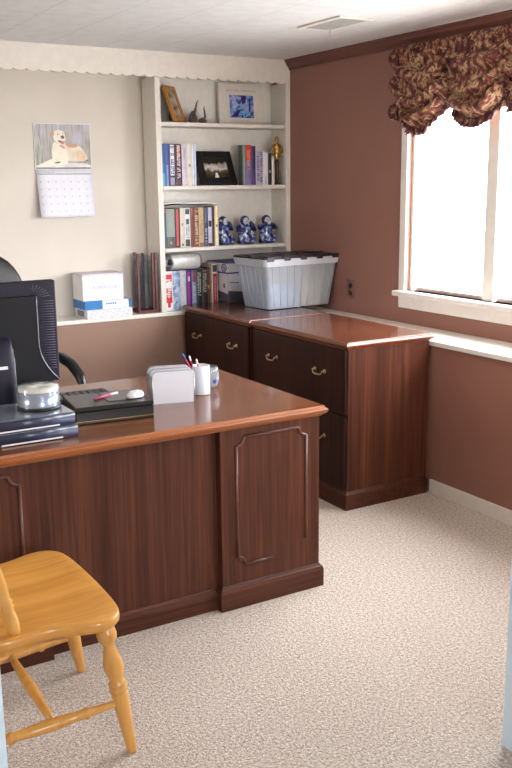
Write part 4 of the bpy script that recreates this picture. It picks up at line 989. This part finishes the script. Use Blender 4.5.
# ------------------------------------------------------------------ ceiling vent and socket
vt = thing('ceiling_vent', 'white metal air vent set in the ceiling near the window', 'vent', (-.575, -1.30, ZC))
b = MB()
for x0, x1, y0, y1 in ((-.095, -.072, -.185, .185), (.082, .105, -.185, .185), (-.072, .082, -.185, -.160), (-.072, .082, .160, .185)): b.box(x0, x1, y0, y1, -.010, -.0005, .002)
b.build('vent_frame', 'white_paint', vt)
M['vent_grey'] = plain('grey_louvre_enamel', (196, 194, 194), .4)
for k in range(13):
    x = -.066+.0118*k
    b = MB(); b.prism([(x, -.0015), (x+.0015, -.0015), (x+.0105, -.0085), (x+.009, -.0085)], 'y', -.160, .160) if False else b.rings([[(x, -.160, -.0015), (x+.0015, -.160, -.0015), (x+.0105, -.160, -.0085), (x+.009, -.160, -.0085)], [(x, .160, -.0015), (x+.0015, .160, -.0015), (x+.0105, .160, -.0085), (x+.009, .160, -.0085)]])
    b.build('louvre', 'vent_grey', vt)
b = MB(); b.box(.085, .091, .152, .158, -.034, -.010); b.box(.083, .093, .150, .160, -.04, -.032, .002); b.build('damper_lever', 'vent_grey', vt)
so = thing('wall_socket', 'brown electrical socket plate on the brown wall above the ledge', 'socket', (-.0005, -.700, .945))
b = MB(); b.box(-.006, 0, -.036, .036, -.058, .058, .003); b.build('socket_plate', plain('brown_socket_plate', (126, 88, 76), .4), so)
M['sock'] = plain('dark_brown_socket', (44, 26, 24), .35)
for s in (-1, 1):
    b = MB(); b.lathe([(.001, .010), (.0155, .010), (.0165, .008), (.0165, .004)], (0, 0, s*.0235), 20, (-1, 0, 0)); b.build('outlet', 'sock', so) if False else None
    b = MB(); b.lathe([(.0165, .005), (.0165, .008), (.0155, .0095), (.001, .0095)], (0, 0, s*.0235), 20, (-1, 0, 0)); b.build('outlet', 'sock', so)

# ------------------------------------------------------------------ balloon valance curtain
t = NT('floral_chintz'); t.set(Roughness=.8); v = t.coords()
nz = t.n('ShaderNodeTexNoise'); nz.inputs['Scale'].default_value = 9; t.l(v, nz.inputs['Vector'])
va = t.n('ShaderNodeVectorMath', operation='SCALE'); va.inputs['Scale'].default_value = .10; t.l(nz.outputs['Color'], va.inputs[0])
vb = t.n('ShaderNodeVectorMath', operation='ADD'); t.l(v, vb.inputs[0]); t.l(va.outputs[0], vb.inputs[1])
f = t.noise(vb.outputs[0], 31, 4, .6, .3)
t.l(t.ramp(f, [(.34, (40, 18, 22)), (.43, (92, 34, 40)), (.49, (120, 60, 50)), (.53, (132, 92, 60)), (.58, (192, 162, 124)), (.63, (100, 68, 44)), (.70, (84, 28, 38))]), t.b.inputs['Base Color'])
t.bump(t.noise(v, 300, 2), .2, .001); M['chintz'] = t.m
M['ruffle'] = None
t = NT('burgundy_ruffle_cloth'); t.set(Roughness=.8); v = t.coords()
t.l(t.ramp(t.noise(v, 40, 4, .6, .6), [(.36, (54, 20, 28)), (.5, (88, 38, 44)), (.6, (122, 80, 62)), (.68, (176, 144, 112))]), t.b.inputs['Base Color']); M['ruffle'] = t.m
cv = thing('valance_curtain', 'gathered floral balloon valance with ruffled edges above the window', 'curtain', (-.07, -2.1, 2.29))
EDGE = [-1.225, -1.575, -1.985, -2.395, -2.805, -3.16]
from mathutils import noise as mn
def prof(y):
    for i in range(len(EDGE)-1):
        if y <= EDGE[i] and y >= EDGE[i+1]:
            return i, (EDGE[i]-y)/(EDGE[i]-EDGE[i+1])
    return len(EDGE)-2, 1
def cloth(u, v, extra=0.0):
    y = EDGE[0]+(EDGE[-1]-EDGE[0])*u
    i, t_ = prof(y); s = math.sin(PI*t_)**.75
    zt_ = 2.292
    H = .270+.150*s+(.05*(1-t_)**2 if i == 0 else 0)
    z = zt_-H*v
    # bellied body with draped folds running parallel to the scalloped hem
    bell = .055+.060*math.sin(PI*min(1, v*.95))**.8+.028*s*v
    n1 = mn.noise(Vector((y*9, v*4, i*3.1))); n2 = mn.noise(Vector((y*22, v*9, 5+i)))
    ph = v*3.3*2*PI*(.75+.35*v)+n1*1.6+1.3*i
    fold = .030*math.sin(ph)*(.2+v)**.7*(1-.2*s)
    gath = .007*math.sin(y*2*PI/.022+n2*3)*(1-v)**2.5
    cord = -.050*math.exp(-((min(t_, 1-t_))/.09)**2)*v*(0 if (i == 0 and t_ < .5) else 1)
    x = -(bell+fold+gath+cord+.014*n2*v+.010*n1)
    z += .012*n1*v+.006*math.sin(ph+1)*v
    y2 = y+.018*math.sin(ph*.5+1)*v*(1 if t_ < .5 else -1)*(1-s)+.010*n2*v
    return Vector((min(x, -.022), y2, z))
loc = Vector(cv.location)
b = MB(); b.smooth = True; b.grid(lambda u, v: cloth(u, v)-loc, 420, 64); o = b.build('drape', 'chintz', cv); md = o.modifiers.new('thick', 'SOLIDIFY'); md.thickness = .002
def hem(u, v):
    p = cloth(u, 1.0); y = p.y
    r = math.sin(u*2*PI*88+2*mn.noise(Vector((u*40, 0, 0))))
    return Vector((p.x-.004-.016*v+.011*r*(.25+v), p.y+.008*math.cos(u*2*PI*88)*v, p.z+.012-.050*v+.006*r*v))
b = MB(); b.smooth = True; b.grid(lambda u, v: hem(u, v)-loc, 880, 5); o = b.build('hem_ruffle', 'ruffle', cv); md = o.modifiers.new('thick', 'SOLIDIFY'); md.thickness = .0016
def side(u, v):
    # the gathered edge falls in three puffs down the side of the window
    z = 2.285-.365*u
    puff = abs(math.sin(PI*(u*2.65+.12)))**.7
    r = math.sin(u*2*PI*26+2*mn.noise(Vector((u*20, 3, 0))))
    w = (.016+.074*puff)
    return Vector((-.012-.085*(1-v)-.050*puff*math.sin(PI*v)+.007*r*v, EDGE[0]+.010+w*math.sin(PI*.5*v)+.005*r*v, z+.007*r*v-.02*v*(1-puff)))
b = MB(); b.smooth = True; b.grid(lambda u, v: side(u, v)-loc, 300, 8); o = b.build('side_ruffle', 'ruffle', cv); md = o.modifiers.new('thick', 'SOLIDIFY'); md.thickness = .0016
b = MB(); b.box(-.045, -.001, -3.14, -1.20, 2.268, 2.284, .003); o = b.build('mounting_board', 'white_paint', cv); o.location = -loc
